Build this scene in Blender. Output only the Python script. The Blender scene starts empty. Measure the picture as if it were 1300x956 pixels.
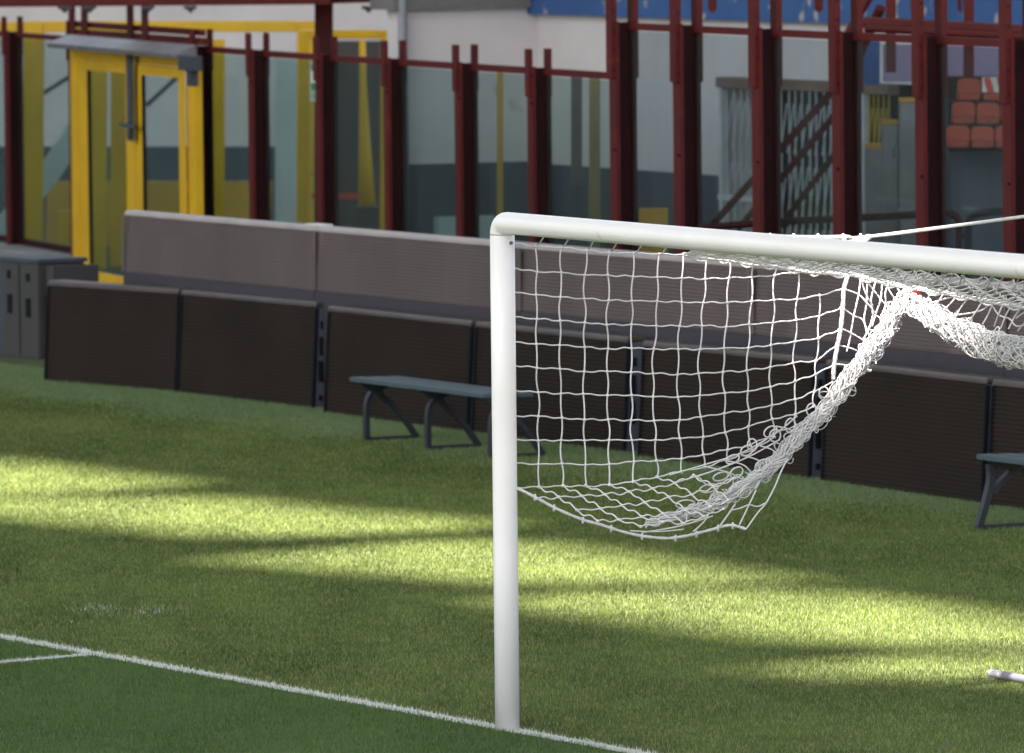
import bpy, bmesh, math, random
import numpy as np
from mathutils import Vector, Matrix
random.seed(7); rng = np.random.default_rng(7)
sc = bpy.context.scene
COL = sc.collection
R = math.radians

# ------------------------------------------------------------------ camera
F = 10500.0                 # focal length in units of 1/1300 of the picture width
CX, CY = 650.0, 478.0
H = 4.14                    # eye height
PITCH = (CY + 181.0) / F
ROLL = 0.0105
FW = Vector((0, math.cos(PITCH), -math.sin(PITCH)))
U0 = Vector((0, math.sin(PITCH), math.cos(PITCH))); R0 = Vector((1, 0, 0))
RT = R0 * math.cos(ROLL) - U0 * math.sin(ROLL)
UP = U0 * math.cos(ROLL) + R0 * math.sin(ROLL)
CAM = Vector((0, 0, H))

def ray(px, py):
    return FW + RT * ((px - CX) / F) - UP * ((py - CY) / F)
def ground(px, py, z=0.0):                 # where the sight line meets the level z
    d = ray(px, py); return CAM + d * ((z - H) / d.z)
def on_plane(px, py, p, n):                # ... or an upright plane standing in the place
    d = ray(px, py); return CAM + d * ((p - CAM).dot(n) / d.dot(n))
def at(px, py, depth):
    d = ray(px, py); return CAM + d * (depth / d.y)

cam = bpy.data.cameras.new('camera'); cam_o = bpy.data.objects.new('camera', cam); COL.objects.link(cam_o)
m = Matrix((RT, UP, -FW)).transposed().to_4x4(); m.translation = CAM; cam_o.matrix_world = m
cam.sensor_width = 36; cam.sensor_fit = 'HORIZONTAL'; cam.lens = 36 * F / 1300
cam.clip_start = 0.5; cam.clip_end = 3000
cam.dof.use_dof = True; cam.dof.focus_distance = 39.6; cam.dof.aperture_fstop = 7.0
sc.camera = cam_o

# ------------------------------------------------------------------ directions of the place
tg = 4890.0 / F
G = Vector((-tg, 1, 0)).normalized()       # along the goal line, away from the camera
B = Vector((G.y, -G.x, 0))                 # away from the pitch, behind the goal
NG = -G
Z = Vector((0, 0, 1))

# ------------------------------------------------------------------ materials
def srgb(*c):
    return tuple(((v / 255) / 12.92 if v / 255 <= 0.04045 else ((v / 255 + 0.055) / 1.055) ** 2.4) for v in c)
def mat(name, c1, c2=None, scale=3.0, rough=0.5, bump=0.0, bscale=None, metal=0.0, spec=0.5, stretch=None, c3=None, c3_amt=0.62, modules=None):
    M = bpy.data.materials.new(name); M.use_nodes = True
    nt = M.node_tree; N = nt.nodes; L = nt.links
    b = N['Principled BSDF']; b.inputs['Roughness'].default_value = rough
    b.inputs['Metallic'].default_value = metal
    b.inputs['Specular IOR Level'].default_value = spec
    if c2 is None: c2 = tuple(v * 0.8 for v in c1)
    g = N.new('ShaderNodeNewGeometry'); src = g.outputs['Position']
    if stretch:
        mp = N.new('ShaderNodeMapping'); mp.inputs['Scale'].default_value = stretch
        L.new(src, mp.inputs['Vector']); src = mp.outputs['Vector']
    n = N.new('ShaderNodeTexNoise'); n.inputs['Scale'].default_value = scale; n.inputs['Detail'].default_value = 6
    n.inputs['Roughness'].default_value = 0.62
    L.new(src, n.inputs['Vector'])
    r = N.new('ShaderNodeValToRGB'); r.color_ramp.elements[0].position = 0.33; r.color_ramp.elements[1].position = 0.67
    r.color_ramp.elements[0].color = (*c2, 1); r.color_ramp.elements[1].color = (*c1, 1)
    L.new(n.outputs['Fac'], r.inputs['Fac']); out = r.outputs['Color']
    if c3 is not None:
        n3 = N.new('ShaderNodeTexNoise'); n3.inputs['Scale'].default_value = scale * 2.7; n3.inputs['Detail'].default_value = 8
        L.new(src, n3.inputs['Vector'])
        r3 = N.new('ShaderNodeValToRGB'); r3.color_ramp.elements[0].position = c3_amt; r3.color_ramp.elements[1].position = c3_amt + 0.06
        L.new(n3.outputs['Fac'], r3.inputs['Fac'])
        mx = N.new('ShaderNodeMix'); mx.data_type = 'RGBA'
        L.new(r3.outputs['Color'], mx.inputs['Factor']); L.new(out, mx.inputs['A']); mx.inputs['B'].default_value = (*c3, 1)
        out = mx.outputs['Result']
    if modules:
        mp2 = N.new('ShaderNodeMapping'); mp2.vector_type = 'TEXTURE'; mp2.inputs['Rotation'].default_value = (0, 0, modules[0])
        L.new(g.outputs['Position'], mp2.inputs['Vector'])
        sn = N.new('ShaderNodeVectorMath'); sn.operation = 'SNAP'; sn.inputs[1].default_value = (modules[1], 50, modules[2])
        L.new(mp2.outputs['Vector'], sn.inputs[0])
        wn = N.new('ShaderNodeTexWhiteNoise'); wn.noise_dimensions = '3D'; L.new(sn.outputs['Vector'], wn.inputs['Vector'])
        mr = N.new('ShaderNodeMapRange'); mr.inputs['To Min'].default_value = 0.95; mr.inputs['To Max'].default_value = 1.05
        L.new(wn.outputs['Value'], mr.inputs['Value'])
        vm = N.new('ShaderNodeVectorMath'); vm.operation = 'SCALE'; L.new(out, vm.inputs[0]); L.new(mr.outputs['Result'], vm.inputs['Scale'])
        out = vm.outputs['Vector']
    L.new(out, b.inputs['Base Color'])
    if bump:
        nb = N.new('ShaderNodeTexNoise'); nb.inputs['Scale'].default_value = bscale or scale * 6; nb.inputs['Detail'].default_value = 4
        L.new(g.outputs['Position'], nb.inputs['Vector'])
        bp = N.new('ShaderNodeBump'); bp.inputs['Strength'].default_value = bump; bp.inputs['Distance'].default_value = 0.02
        L.new(nb.outputs['Fac'], bp.inputs['Height']); L.new(bp.outputs['Normal'], b.inputs['Normal'])
    return M

def glass_mat(name, tint, refl=0.10, dust=0.05):
    M = bpy.data.materials.new(name); M.use_nodes = True
    nt = M.node_tree; N = nt.nodes; L = nt.links; N.remove(N['Principled BSDF'])
    o = N['Material Output']
    t = N.new('ShaderNodeBsdfTransparent'); t.inputs['Color'].default_value = (*tint, 1)
    g = N.new('ShaderNodeBsdfGlossy'); g.inputs['Roughness'].default_value = 0.03; g.inputs['Color'].default_value = (0.9, 0.95, 0.93, 1)
    d = N.new('ShaderNodeBsdfDiffuse'); d.inputs['Color'].default_value = (0.55, 0.58, 0.55, 1)
    geo = N.new('ShaderNodeNewGeometry'); n = N.new('ShaderNodeTexNoise'); n.inputs['Scale'].default_value = 2.2; n.inputs['Detail'].default_value = 7
    gm = N.new('ShaderNodeMapping'); gm.inputs['Scale'].default_value = (3, 3, 0.22); L.new(geo.outputs['Position'], gm.inputs['Vector']); L.new(gm.outputs['Vector'], n.inputs['Vector'])
    ma = N.new('ShaderNodeMath'); ma.operation = 'MULTIPLY'; ma.inputs[1].default_value = dust * 2
    L.new(n.outputs['Fac'], ma.inputs[0])
    m1 = N.new('ShaderNodeMixShader'); m1.inputs['Fac'].default_value = refl
    m2 = N.new('ShaderNodeMixShader')
    L.new(t.outputs[0], m1.inputs[1]); L.new(g.outputs[0], m1.inputs[2])
    L.new(ma.outputs[0], m2.inputs['Fac']); L.new(m1.outputs[0], m2.inputs[1]); L.new(d.outputs[0], m2.inputs[2])
    L.new(m2.outputs[0], o.inputs['Surface'])
    return M

M = {}
M['white'] = mat('white_gloss_paint', (0.86, 0.85, 0.86), (0.80, 0.79, 0.80), 2.0, 0.28, c3=(0.66, 0.64, 0.58), c3_amt=0.68)
M['net'] = mat('white_net_cord', (0.70, 0.70, 0.71), (0.58, 0.58, 0.59), 14, 0.8)
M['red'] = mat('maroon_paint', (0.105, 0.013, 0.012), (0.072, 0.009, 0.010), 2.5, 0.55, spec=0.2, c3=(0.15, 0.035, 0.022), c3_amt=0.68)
M['red_dark'] = mat('dark_maroon', (0.034, 0.006, 0.007), (0.020, 0.004, 0.006), 3, 0.6, spec=0.15)
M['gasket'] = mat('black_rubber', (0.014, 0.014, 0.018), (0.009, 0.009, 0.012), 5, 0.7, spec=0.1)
M['yellow'] = mat('yellow_paint', (0.74, 0.44, 0.008), (0.62, 0.36, 0.008), 1.6, 0.45, c3=(0.22, 0.13, 0.03), c3_amt=0.69)
M['led'] = mat('dark_led_face', (0.0310, 0.0230, 0.0190), (0.0220, 0.0173, 0.0150), 1.3, 0.6, spec=0.10, modules=(math.atan2(G.y, G.x), 0.32, 0.26))
M['led_rear'] = mat('faded_led_face', (0.150, 0.120, 0.124), (0.122, 0.098, 0.102), 1.1, 0.6, spec=0.2, stretch=(1, 1, 0.35), modules=(math.atan2(G.y, G.x), 0.42, 0.30), c3=(0.18, 0.145, 0.148), c3_amt=0.66)
M['led_skirt'] = mat('board_lower_skirt', (0.040, 0.036, 0.050), (0.032, 0.029, 0.041), 3, 0.6)
M['cap'] = mat('board_cap_plastic', (0.085, 0.067, 0.067), (0.065, 0.05, 0.052), 4, 0.45)
M['cap_rear'] = mat('pale_cap_aluminium', (0.42, 0.38, 0.38), (0.32, 0.29, 0.30), 4, 0.45)
M['plate'] = mat('blue_grey_steel', (0.060, 0.070, 0.092), (0.044, 0.052, 0.070), 5, 0.55, spec=0.3)
M['plate_end'] = mat('board_end_steel', (0.085, 0.095, 0.125), (0.07, 0.08, 0.105), 5, 0.55, spec=0.3)
M['black'] = mat('black_plastic', (0.012, 0.014, 0.020), (0.008, 0.010, 0.014), 6, 0.7, spec=0.1)
M['bench'] = mat('bench_grey_green_paint', (0.070, 0.105, 0.125), (0.056, 0.088, 0.106), 5, 0.5, spec=0.3)
M['bench_leg'] = mat('bench_leg_dark_steel', (0.026, 0.030, 0.040), (0.018, 0.022, 0.030), 6, 0.5)
M['cabinet'] = mat('grey_cabinet_paint', (0.050, 0.047, 0.048), (0.040, 0.038, 0.040), 3, 0.55)
M['concrete'] = mat('grey_concrete', (0.30, 0.29, 0.28), (0.20, 0.195, 0.195), 2.2, 0.9, bump=0.4, c3=(0.12, 0.12, 0.125), c3_amt=0.62)
M['concrete_band'] = mat('weathered_concrete', (0.19, 0.18, 0.18), (0.13, 0.125, 0.128), 1.8, 0.9, bump=0.3, c3=(0.26, 0.25, 0.24), c3_amt=0.64)
M['plaster'] = mat('off_white_plaster', (0.70, 0.65, 0.655), (0.60, 0.56, 0.57), 0.9, 0.9, bump=0.15, c3=(0.36, 0.34, 0.34), c3_amt=0.70)
M['dado'] = mat('slate_dado_paint', (0.062, 0.082, 0.112), (0.048, 0.064, 0.090), 1.6, 0.7)
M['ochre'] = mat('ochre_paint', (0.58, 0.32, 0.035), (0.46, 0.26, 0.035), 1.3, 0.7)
M['ochre_dim'] = mat('reflection_streak_ochre', (0.30, 0.215, 0.10), (0.24, 0.17, 0.08), 1.3, 0.7)
M['blue'] = mat('peeling_blue_paint', (0.034, 0.105, 0.30), (0.028, 0.085, 0.25), 1.5, 0.7, c3=(0.34, 0.33, 0.33), c3_amt=0.60)
M['lattice'] = mat('grey_lattice_steel', (0.60, 0.63, 0.66), (0.45, 0.48, 0.51), 4, 0.5)
M['lattice_yellow'] = mat('yellow_lattice_paint', (0.45, 0.33, 0.04), (0.36, 0.26, 0.03), 4, 0.5)
M['rust'] = mat('rusty_rail', (0.20, 0.13, 0.09), (0.13, 0.09, 0.07), 4, 0.8)
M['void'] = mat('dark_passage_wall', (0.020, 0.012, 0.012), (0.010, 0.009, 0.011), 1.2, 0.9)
M['seat'] = mat('orange_red_seat_plastic', (0.40, 0.065, 0.026), (0.28, 0.045, 0.022), 3, 0.45)
M['steel'] = mat('brushed_canopy_steel', (0.22, 0.21, 0.22), (0.13, 0.13, 0.14), 5, 0.45, metal=0.3)
M['pale'] = mat('pale_blue_white_paint', (0.56, 0.62, 0.64), (0.48, 0.54, 0.56), 1.5, 0.7)
M['pipe'] = mat('galvanised_pipe', (0.26, 0.26, 0.30), (0.20, 0.20, 0.24), 7, 0.45)
M['strap'] = mat('red_strap', (0.60, 0.05, 0.03), None, 8, 0.7)
M['green'] = mat('sign_green', (0.01, 0.22, 0.09), None, 3, 0.5)
M['signwhite'] = mat('sign_white', (0.75, 0.76, 0.74), None, 3, 0.5)
M['lilac'] = mat('lilac_panel', (0.33, 0.25, 0.40), (0.27, 0.21, 0.34), 2, 0.6)
M['glass'] = glass_mat('greenish_safety_glass', (0.68, 0.77, 0.77), 0.05, 0.022)
M['glass_clear'] = glass_mat('tall_clear_safety_glass', (0.74, 0.80, 0.83), 0.055, 0.022)
M['stand'] = mat('bounce_sheet_beige', (0.62, 0.50, 0.36), (0.54, 0.44, 0.32), 0.4, 0.9)  # used only by the added bounce sheet
M['roof'] = mat('roof_sheet_grey', (0.30, 0.30, 0.30), None, 0.3, 0.8)

def grass_mat(name, dark, mid, light, tip=None, rootmul=0.55):
    Mt = bpy.data.materials.new(name); Mt.use_nodes = True
    nt = Mt.node_tree; N = nt.nodes; L = nt.links; b = N['Principled BSDF']
    b.inputs['Roughness'].default_value = 0.6; b.inputs['Specular IOR Level'].default_value = 0.16
    g = N.new('ShaderNodeNewGeometry')
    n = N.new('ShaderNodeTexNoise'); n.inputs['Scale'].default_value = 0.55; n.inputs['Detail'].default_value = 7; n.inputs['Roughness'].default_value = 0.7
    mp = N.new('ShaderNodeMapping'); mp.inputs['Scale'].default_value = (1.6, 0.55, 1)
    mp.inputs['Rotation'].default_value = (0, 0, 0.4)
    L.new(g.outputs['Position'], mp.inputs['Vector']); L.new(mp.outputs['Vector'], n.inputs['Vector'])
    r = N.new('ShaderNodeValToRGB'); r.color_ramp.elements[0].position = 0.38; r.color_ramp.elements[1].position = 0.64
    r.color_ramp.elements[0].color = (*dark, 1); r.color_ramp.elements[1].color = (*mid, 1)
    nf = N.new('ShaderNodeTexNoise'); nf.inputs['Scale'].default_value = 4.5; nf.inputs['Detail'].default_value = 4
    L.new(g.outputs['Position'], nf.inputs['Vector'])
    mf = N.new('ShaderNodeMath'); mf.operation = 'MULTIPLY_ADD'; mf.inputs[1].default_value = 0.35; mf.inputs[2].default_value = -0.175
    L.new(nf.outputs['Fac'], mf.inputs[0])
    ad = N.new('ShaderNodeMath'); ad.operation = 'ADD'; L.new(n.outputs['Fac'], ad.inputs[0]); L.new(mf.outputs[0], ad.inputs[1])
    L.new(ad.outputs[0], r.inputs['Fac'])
    r2 = N.new('ShaderNodeMath'); r2.operation = 'POWER'; r2.inputs[1].default_value = 2.2
    L.new(g.outputs['Random Per Island'], r2.inputs[0])
    mx = N.new('ShaderNodeMix'); mx.data_type = 'RGBA'
    rm = N.new('ShaderNodeMath'); rm.operation = 'MULTIPLY'; rm.inputs[1].default_value = 0.62; L.new(r2.outputs[0], rm.inputs[0]); L.new(rm.outputs[0], mx.inputs['Factor']); L.new(r.outputs['Color'], mx.inputs['A']); mx.inputs['B'].default_value = (*light, 1)
    L.new(mx.outputs['Result'], b.inputs['Base Color'])
    tr = N.new('ShaderNodeBsdfTranslucent'); L.new(mx.outputs['Result'], tr.inputs['Color'])
    ms = N.new('ShaderNodeMixShader'); ms.inputs['Fac'].default_value = 0.35
    L.new(b.outputs[0], ms.inputs[1]); L.new(tr.outputs[0], ms.inputs[2]); L.new(ms.outputs[0], N['Material Output'].inputs['Surface'])
    return Mt
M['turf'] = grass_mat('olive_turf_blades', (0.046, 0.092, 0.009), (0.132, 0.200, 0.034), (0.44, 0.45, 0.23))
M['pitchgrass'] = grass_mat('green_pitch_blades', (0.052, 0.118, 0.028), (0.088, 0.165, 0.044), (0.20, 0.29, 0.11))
M['edgegrass'] = grass_mat('blue_green_edge_blades', (0.150, 0.240, 0.095), (0.195, 0.285, 0.125), (0.34, 0.42, 0.25))
M['paint'] = grass_mat('white_painted_blades', (0.62, 0.64, 0.60), (0.74, 0.75, 0.72), (0.80, 0.80, 0.78))
M['soil'] = mat('turf_base', (0.075, 0.095, 0.028), (0.050, 0.066, 0.020), 3, 0.95)

# ------------------------------------------------------------------ builders
class MB:
    def __init__(s): s.v = []; s.f = []
    def prism(s, pts, ext):                       # polygon extruded by a vector
        pts = [Vector(p) for p in pts]; ext = Vector(ext); n = len(pts); o = len(s.v)
        s.v += pts + [p + ext for p in pts]
        s.f.append(tuple(o + i for i in range(n))); s.f.append(tuple(o + n + i for i in reversed(range(n))))
        for i in range(n): j = (i + 1) % n; s.f.append((o + i, o + n + i, o + n + j, o + j))
        return s
    def box(s, c, ax, sx, ay, sy, sz, base=True):  # c = centre of the base
        ax = Vector(ax).normalized() * (sx / 2); ay = Vector(ay).normalized() * (sy / 2); c = Vector(c)
        if not base: c = c - Z * (sz / 2)
        return s.prism([c - ax - ay, c + ax - ay, c + ax + ay, c - ax + ay], Z * sz)
    def tube(s, pts, r, sides=6, cap=True):
        pts = [Vector(p) for p in pts]; n = len(pts)
        if n < 2: return s
        o = len(s.v); rr = r if isinstance(r, (list, tuple)) else [r] * n
        t = (pts[1] - pts[0]).normalized(); ref = Vector((0.31, 0.77, 0.55))
        a = t.cross(ref).normalized()
        for i in range(n):
            t = (pts[min(i + 1, n - 1)] - pts[max(i - 1, 0)])
            t = t.normalized() if t.length > 1e-9 else Z
            a = a - t * a.dot(t)
            a = a.normalized() if a.length > 1e-6 else t.orthogonal().normalized()
            b = t.cross(a)
            for k in range(sides):
                w = 2 * math.pi * k / sides
                s.v.append(pts[i] + a * (math.cos(w) * rr[i]) + b * (math.sin(w) * rr[i]))
        for i in range(n - 1):
            for k in range(sides):
                k2 = (k + 1) % sides
                s.f.append((o + i * sides + k, o + i * sides + k2, o + (i + 1) * sides + k2, o + (i + 1) * sides + k))
        if cap:
            s.f.append(tuple(o + k for k in reversed(range(sides)))); s.f.append(tuple(o + (n - 1) * sides + k for k in range(sides)))
        return s
    def build(s, name, m, parent=None, bevel=0.0, smooth=False, recalc=True):
        me = bpy.data.meshes.new(name); me.from_pydata([tuple(v) for v in s.v], [], s.f)
        if recalc:
            bm = bmesh.new(); bm.from_mesh(me); bmesh.ops.recalc_face_normals(bm, faces=bm.faces)
            if bevel:
                bmesh.ops.bevel(bm, geom=bm.edges[:], offset=bevel, segments=2, affect='EDGES', clamp_overlap=True)
            bm.to_mesh(me); bm.free()
        me.materials.append(m)
        if smooth:
            for p in me.polygons: p.use_smooth = True
        o = bpy.data.objects.new(name, me); COL.objects.link(o)
        if parent is not None:
            o.parent = parent; o.matrix_parent_inverse = Matrix.Translation(-Vector(parent.location))
        return o
def build_each(mb, name, m, parent, bevel=0.0, smooth=False):
    """one object for every loose piece collected in the builder"""
    par = list(range(len(mb.v)))
    def find(i):
        while par[i] != i: par[i] = par[par[i]]; i = par[i]
        return i
    for f in mb.f:
        for k in f[1:]: par[find(k)] = find(f[0])
    groups = {}
    for f in mb.f: groups.setdefault(find(f[0]), []).append(f)
    out = []
    for fs in groups.values():
        ids = sorted({i for f in fs for i in f}); mp = {i: k for k, i in enumerate(ids)}
        q = MB(); q.v = [mb.v[i] for i in ids]; q.f = [tuple(mp[i] for i in f) for f in fs]
        out.append(q.build(name, m, parent, bevel=bevel, smooth=smooth))
    return out
def tag(o, label=None, cat=None, group=None, kind=None):
    if label: o['label'] = label
    if cat: o['category'] = cat
    if group: o['group'] = group
    if kind: o['kind'] = kind
    return o
def thing(name, loc, label, cat, group=None):
    o = bpy.data.objects.new(name, None); COL.objects.link(o); o.location = loc; o.empty_display_size = 0.2
    return tag(o, label, cat, group)

# ------------------------------------------------------------------ ground, grass, painted lines
P0 = ground(642, 926)                       # foot of the far goal post, on the goal line
def strip(p, d, n, w0, w1, l0, l1, z):
    return [p + d * l0 + n * w0 + Z * z, p + d * l1 + n * w0 + Z * z, p + d * l1 + n * w1 + Z * z, p + d * l0 + n * w1 + Z * z]
def sheet(name, pts, m):
    mb = MB(); mb.v = [Vector(p) for p in pts]; mb.f = [tuple(range(len(pts)))]
    o = mb.build(name, m); return tag(o, kind='structure')
sheet('ground', [(-1500, -1500, 0), (1500, -1500, 0), (1500, 1500, 0), (-1500, 1500, 0)], M['soil'])
CORN = ground(124, 831.5)                   # goal area line meets the goal line
gl_dir = (CORN - P0).normalized()           # the painted goal line
gl_n = Vector((-gl_dir.y, gl_dir.x, 0))     # towards the pitch
if gl_n.x > 0: gl_n = -gl_n
LW = 0.10
sheet('goal_line', strip(P0, gl_dir, gl_n, -LW / 2, LW / 2, -12, 16, 0.004), M['paint'])
ga_dir = (ground(0, 842.5) - CORN).normalized(); ga_n = Vector((-ga_dir.y, ga_dir.x, 0))
sheet('goal_area_line', strip(CORN, ga_dir, ga_n, -0.045, 0.045, LW / 2, 5.4, 0.008), M['paint'])

# LED board feet line (needed for the bluish turf strip along it)
BPX = [((58, 484), (224, 498)), ((226.5, 499), (398, 519)), ((413, 524.5), (594, 549)), ((600, 549.5), (793, 575)),
       ((812, 580.5), (1028, 608)), ((1044, 611), (1248, 640.5)), ((1255, 642), (1470, 671))]
bl0 = ground(58, 484); bl1 = ground(1250, 640.5); bl_dir = (bl1 - bl0).normalized(); bl_n = Vector((bl_dir.y, -bl_dir.x, 0))
if bl_n.dot(B) > 0: bl_n = -bl_n            # towards the pitch

def blades(name, pos, h, w, m, label=None, cat=None, kind='stuff'):
    n = len(pos)
    ang = rng.uniform(0, 2 * np.pi, n); lean = rng.normal(0, 0.36, (n, 2)) * h[:, None]
    dx = np.cos(ang) * w / 2; dy = np.sin(ang) * w / 2
    v = np.zeros((n, 3, 3), np.float32)
    v[:, 0, 0] = pos[:, 0] - dx; v[:, 0, 1] = pos[:, 1] - dy
    v[:, 1, 0] = pos[:, 0] + dx; v[:, 1, 1] = pos[:, 1] + dy
    v[:, 2, 0] = pos[:, 0] + lean[:, 0]; v[:, 2, 1] = pos[:, 1] + lean[:, 1]; v[:, 2, 2] = h
    v[:, :2, 2] = 0.0
    me = bpy.data.meshes.new(name)
    me.vertices.add(n * 3); me.vertices.foreach_set('co', v.ravel())
    me.loops.add(n * 3); me.loops.foreach_set('vertex_index', np.arange(n * 3, dtype=np.int32))
    me.polygons.add(n); me.polygons.foreach_set('loop_start', np.arange(0, n * 3, 3, dtype=np.int32))
    me.update(calc_edges=True); me.materials.append(m)
    o = bpy.data.objects.new(name, me); COL.objects.link(o)
    return tag(o, label, cat, kind=kind)

d0, d1 = 33.5, 73.0
NBL = 1200000
# uniform in area over the wedge in view, thinned with distance
dep = d0 + (d1 - d0) * rng.random(NBL * 2)
keep = rng.random(NBL * 2) < (dep / d1) * np.clip(1.25 - (dep - d0) / (d1 - d0) * 0.55, 0, 1)
dep = dep[keep]
half = dep * 675 / F + 0.35
pos = np.stack([rng.uniform(-1, 1, len(dep)) * half, dep], 1)
hgt = rng.uniform(0.011, 0.027, len(dep)); wid = rng.uniform(0.003, 0.0068, len(dep)) * np.clip(dep / 42, 0.9, 1.6)
def side(p, q, n): return (p[:, 0] - q.x) * n.x + (p[:, 1] - q.y) * n.y
s_goal = side(pos, P0, gl_n); s_ga = side(pos, CORN, ga_n); l_ga = (pos[:, 0] - CORN.x) * ga_dir.x + (pos[:, 1] - CORN.y) * ga_dir.y
s_board = side(pos, bl0, bl_n)
rag = rng.normal(0, 0.012, len(dep))
is_line = (np.abs(s_goal + rag) < LW / 2); is_ga = (np.abs(s_ga + rag) < 0.045) & (l_ga > 0) & ~is_line
worn = rng.random(len(dep)) < 0.10
pitch = (s_goal > 0) & ~((is_line | is_ga) & ~worn)
edge = (s_board < 0.75 + 0.25 * np.sin(pos[:, 0] * 3.1) * np.sin(pos[:, 1] * 1.3) + rng.normal(0, 0.30, len(dep))) & (s_board > -0.6)
behind = s_board < -0.6
# faint chalk flecks on the surround
ck = np.zeros(len(dep), bool)
for (cx, cy, rr) in [(110, 772, 0.20), (145, 778, 0.28), (190, 776, 0.22), (205, 774, 0.12), (82, 794, 0.16), (348, 624, 0.05)]:
    c = ground(cx, cy); q = ((pos[:, 0] - c.x) / rr) ** 2 + ((pos[:, 1] - c.y) / (rr * 1.2)) ** 2
    ck |= (q < 1) & (rng.random(len(dep)) < 0.08 * (1 - np.clip(q, 0, 1)) + 0.01)
sel_line = is_line & ~worn; sel_ga = is_ga & ~worn
sel_edge = edge & ~pitch; sel_ck = ck & ~pitch & ~sel_line & ~sel_ga
sel_turf = ~(pitch | sel_line | sel_ga | sel_edge | behind | sel_ck)
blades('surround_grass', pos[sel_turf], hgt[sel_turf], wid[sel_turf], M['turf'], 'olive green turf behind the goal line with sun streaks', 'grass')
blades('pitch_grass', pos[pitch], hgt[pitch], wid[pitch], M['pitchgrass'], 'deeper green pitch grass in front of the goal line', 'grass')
blades('edge_grass', pos[sel_edge], hgt[sel_edge], wid[sel_edge], M['edgegrass'], 'bluish green grass strip along the foot of the boards', 'grass')
blades('goal_line_grass', pos[sel_line], hgt[sel_line], wid[sel_line], M['paint'], 'white painted grass blades of the goal line', 'painted line')
blades('goal_area_line_grass', pos[sel_ga], hgt[sel_ga], wid[sel_ga], M['paint'], 'white painted grass blades of the goal area line', 'painted line')
blades('chalk_flecks', pos[sel_ck], hgt[sel_ck], wid[sel_ck], M['paint'], 'pale scuffed flecks in the turf beside the goal line', 'chalk')

# ------------------------------------------------------------------ the goal
goal = thing('football_goal', P0, 'white oval-tube football goal frame standing on the goal line', 'goal')
def sweep(path, frames, a, b, name, sides=28):
    mb = MB(); n = len(path)
    for p, (e1, e2) in zip(path, frames):
        for k in range(sides):
            w = 2 * math.pi * k / sides
            mb.v.append(p + e1 * (a * math.cos(w)) + e2 * (b * math.sin(w)))
    for i in range(n - 1):
        for k in range(sides):
            k2 = (k + 1) % sides
            mb.f.append((i * sides + k, i * sides + k2, (i + 1) * sides + k2, (i + 1) * sides + k))
    mb.f.append(tuple(reversed(range(sides)))); mb.f.append(tuple((n - 1) * sides + k for k in range(sides)))
    return mb
TOPZ = 2.412
ra, rb = 0.0600, 0.0520                      # 12 cm across the line, 10 cm along it
LEN = 7.32 + 0.1
# the far post, then the bar from its rounded corner to the near post
def post_at(base, name):
    path = [base + Z * z for z in (0, 0.8, 1.6, TOPZ - 0.06)]
    o = sweep(path, [(B, NG)] * len(path), ra, rb, name).build(name, M['white'], goal, smooth=True)
    return o
post_at(P0 + NG * 0.02, 'goal_post'); post_at(P0 + NG * (LEN - 0.02), 'goal_post')
path = []; fr = []
rc = 0.056
for i in range(9):                           # rounded corner
    w = math.pi / 2 * i / 8
    path.append(P0 + NG * (0.02 + rc - rc * math.cos(w)) + Z * (TOPZ - rc + rc * math.sin(w)))
    fr.append((B, NG * math.sin(w) * 0 + (NG * math.cos(w) - Z * math.sin(w))))
for i in range(1, 12): path.append(P0 + NG * (0.02 + rc + (LEN - 0.04 - 2 * rc) * i / 11) + Z * TOPZ); fr.append((B, -Z))
for i in range(1, 9):
    w = math.pi / 2 * i / 8
    path.append(P0 + NG * (LEN - 0.02 - rc + rc * math.sin(w)) + Z * (TOPZ - rc + rc * math.cos(w))); fr.append((B, -Z * math.cos(w) - NG * math.sin(w)))
sweep(path, fr, ra, rb, 'crossbar').build('crossbar', M['white'], goal, smooth=True)
bolt = MB(); bc = P0 + NG * 0.02 - Z * 0 + Z * (TOPZ - 0.095)
dirb = (NG * 0.75 + B * 0.30).normalized()
bolt.tube([bc + dirb * 0.045, bc + dirb * 0.062], 0.008, 8)
bolt.build('bolt', M['rust'], goal)

# ------------------------------------------------------------------ the net
SP = P0 + NG * 0.02                          # the side of the net hangs in the upright plane square to the line
def S(px, py, off=0.0): return on_plane(px, py, SP + NG * off, G)
CORNER = S(1152, 372)
def BK(px, py, off=0.0): return on_plane(px, py, CORNER + B * off, B)
def tri(ax, ay, xs):                         # piecewise linear / smooth lookup
    return np.interp(xs, ax, ay)
def catmull(pts, sub=6):
    pts = [Vector(p) for p in pts]; out = []
    for i in range(len(pts) - 1):
        p0 = pts[max(i - 1, 0)]; p1 = pts[i]; p2 = pts[i + 1]; p3 = pts[min(i + 2, len(pts) - 1)]
        for k in range(sub):
            t = k / sub
            out.append(0.5 * ((2 * p1) + (p2 - p0) * t + (2 * p0 - 5 * p1 + 4 * p2 - p3) * t * t + (3 * p1 - p0 - 3 * p2 + p3) * t ** 3))
    out.append(pts[-1]); return out
RS = 0.0039                                   # cord radius
def knot(mb, p, r=0.0085):
    d = Vector((random.uniform(-1, 1), random.uniform(-1, 1), random.uniform(-1, 1))).normalized() * r * 0.9
    mb.tube([p - d, p - d * 0.4, p + d * 0.4, p + d], [r * 0.5, r * 0.95, r * 0.95, r * 0.5], 6)
def wavy(mb, a, b, amp, ph, axis, r=RS, sub=6, bow=False):
    a = Vector(a); b = Vector(b); pts = []
    for k in range(sub + 1):
        t = k / sub
        pts.append(a.lerp(b, t) + axis * (amp * (1 if bow else math.sin(2 * math.pi * t + ph)) * math.sin(math.pi * t)))
    mb.tube(pts, r, 5, cap=False)

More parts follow.
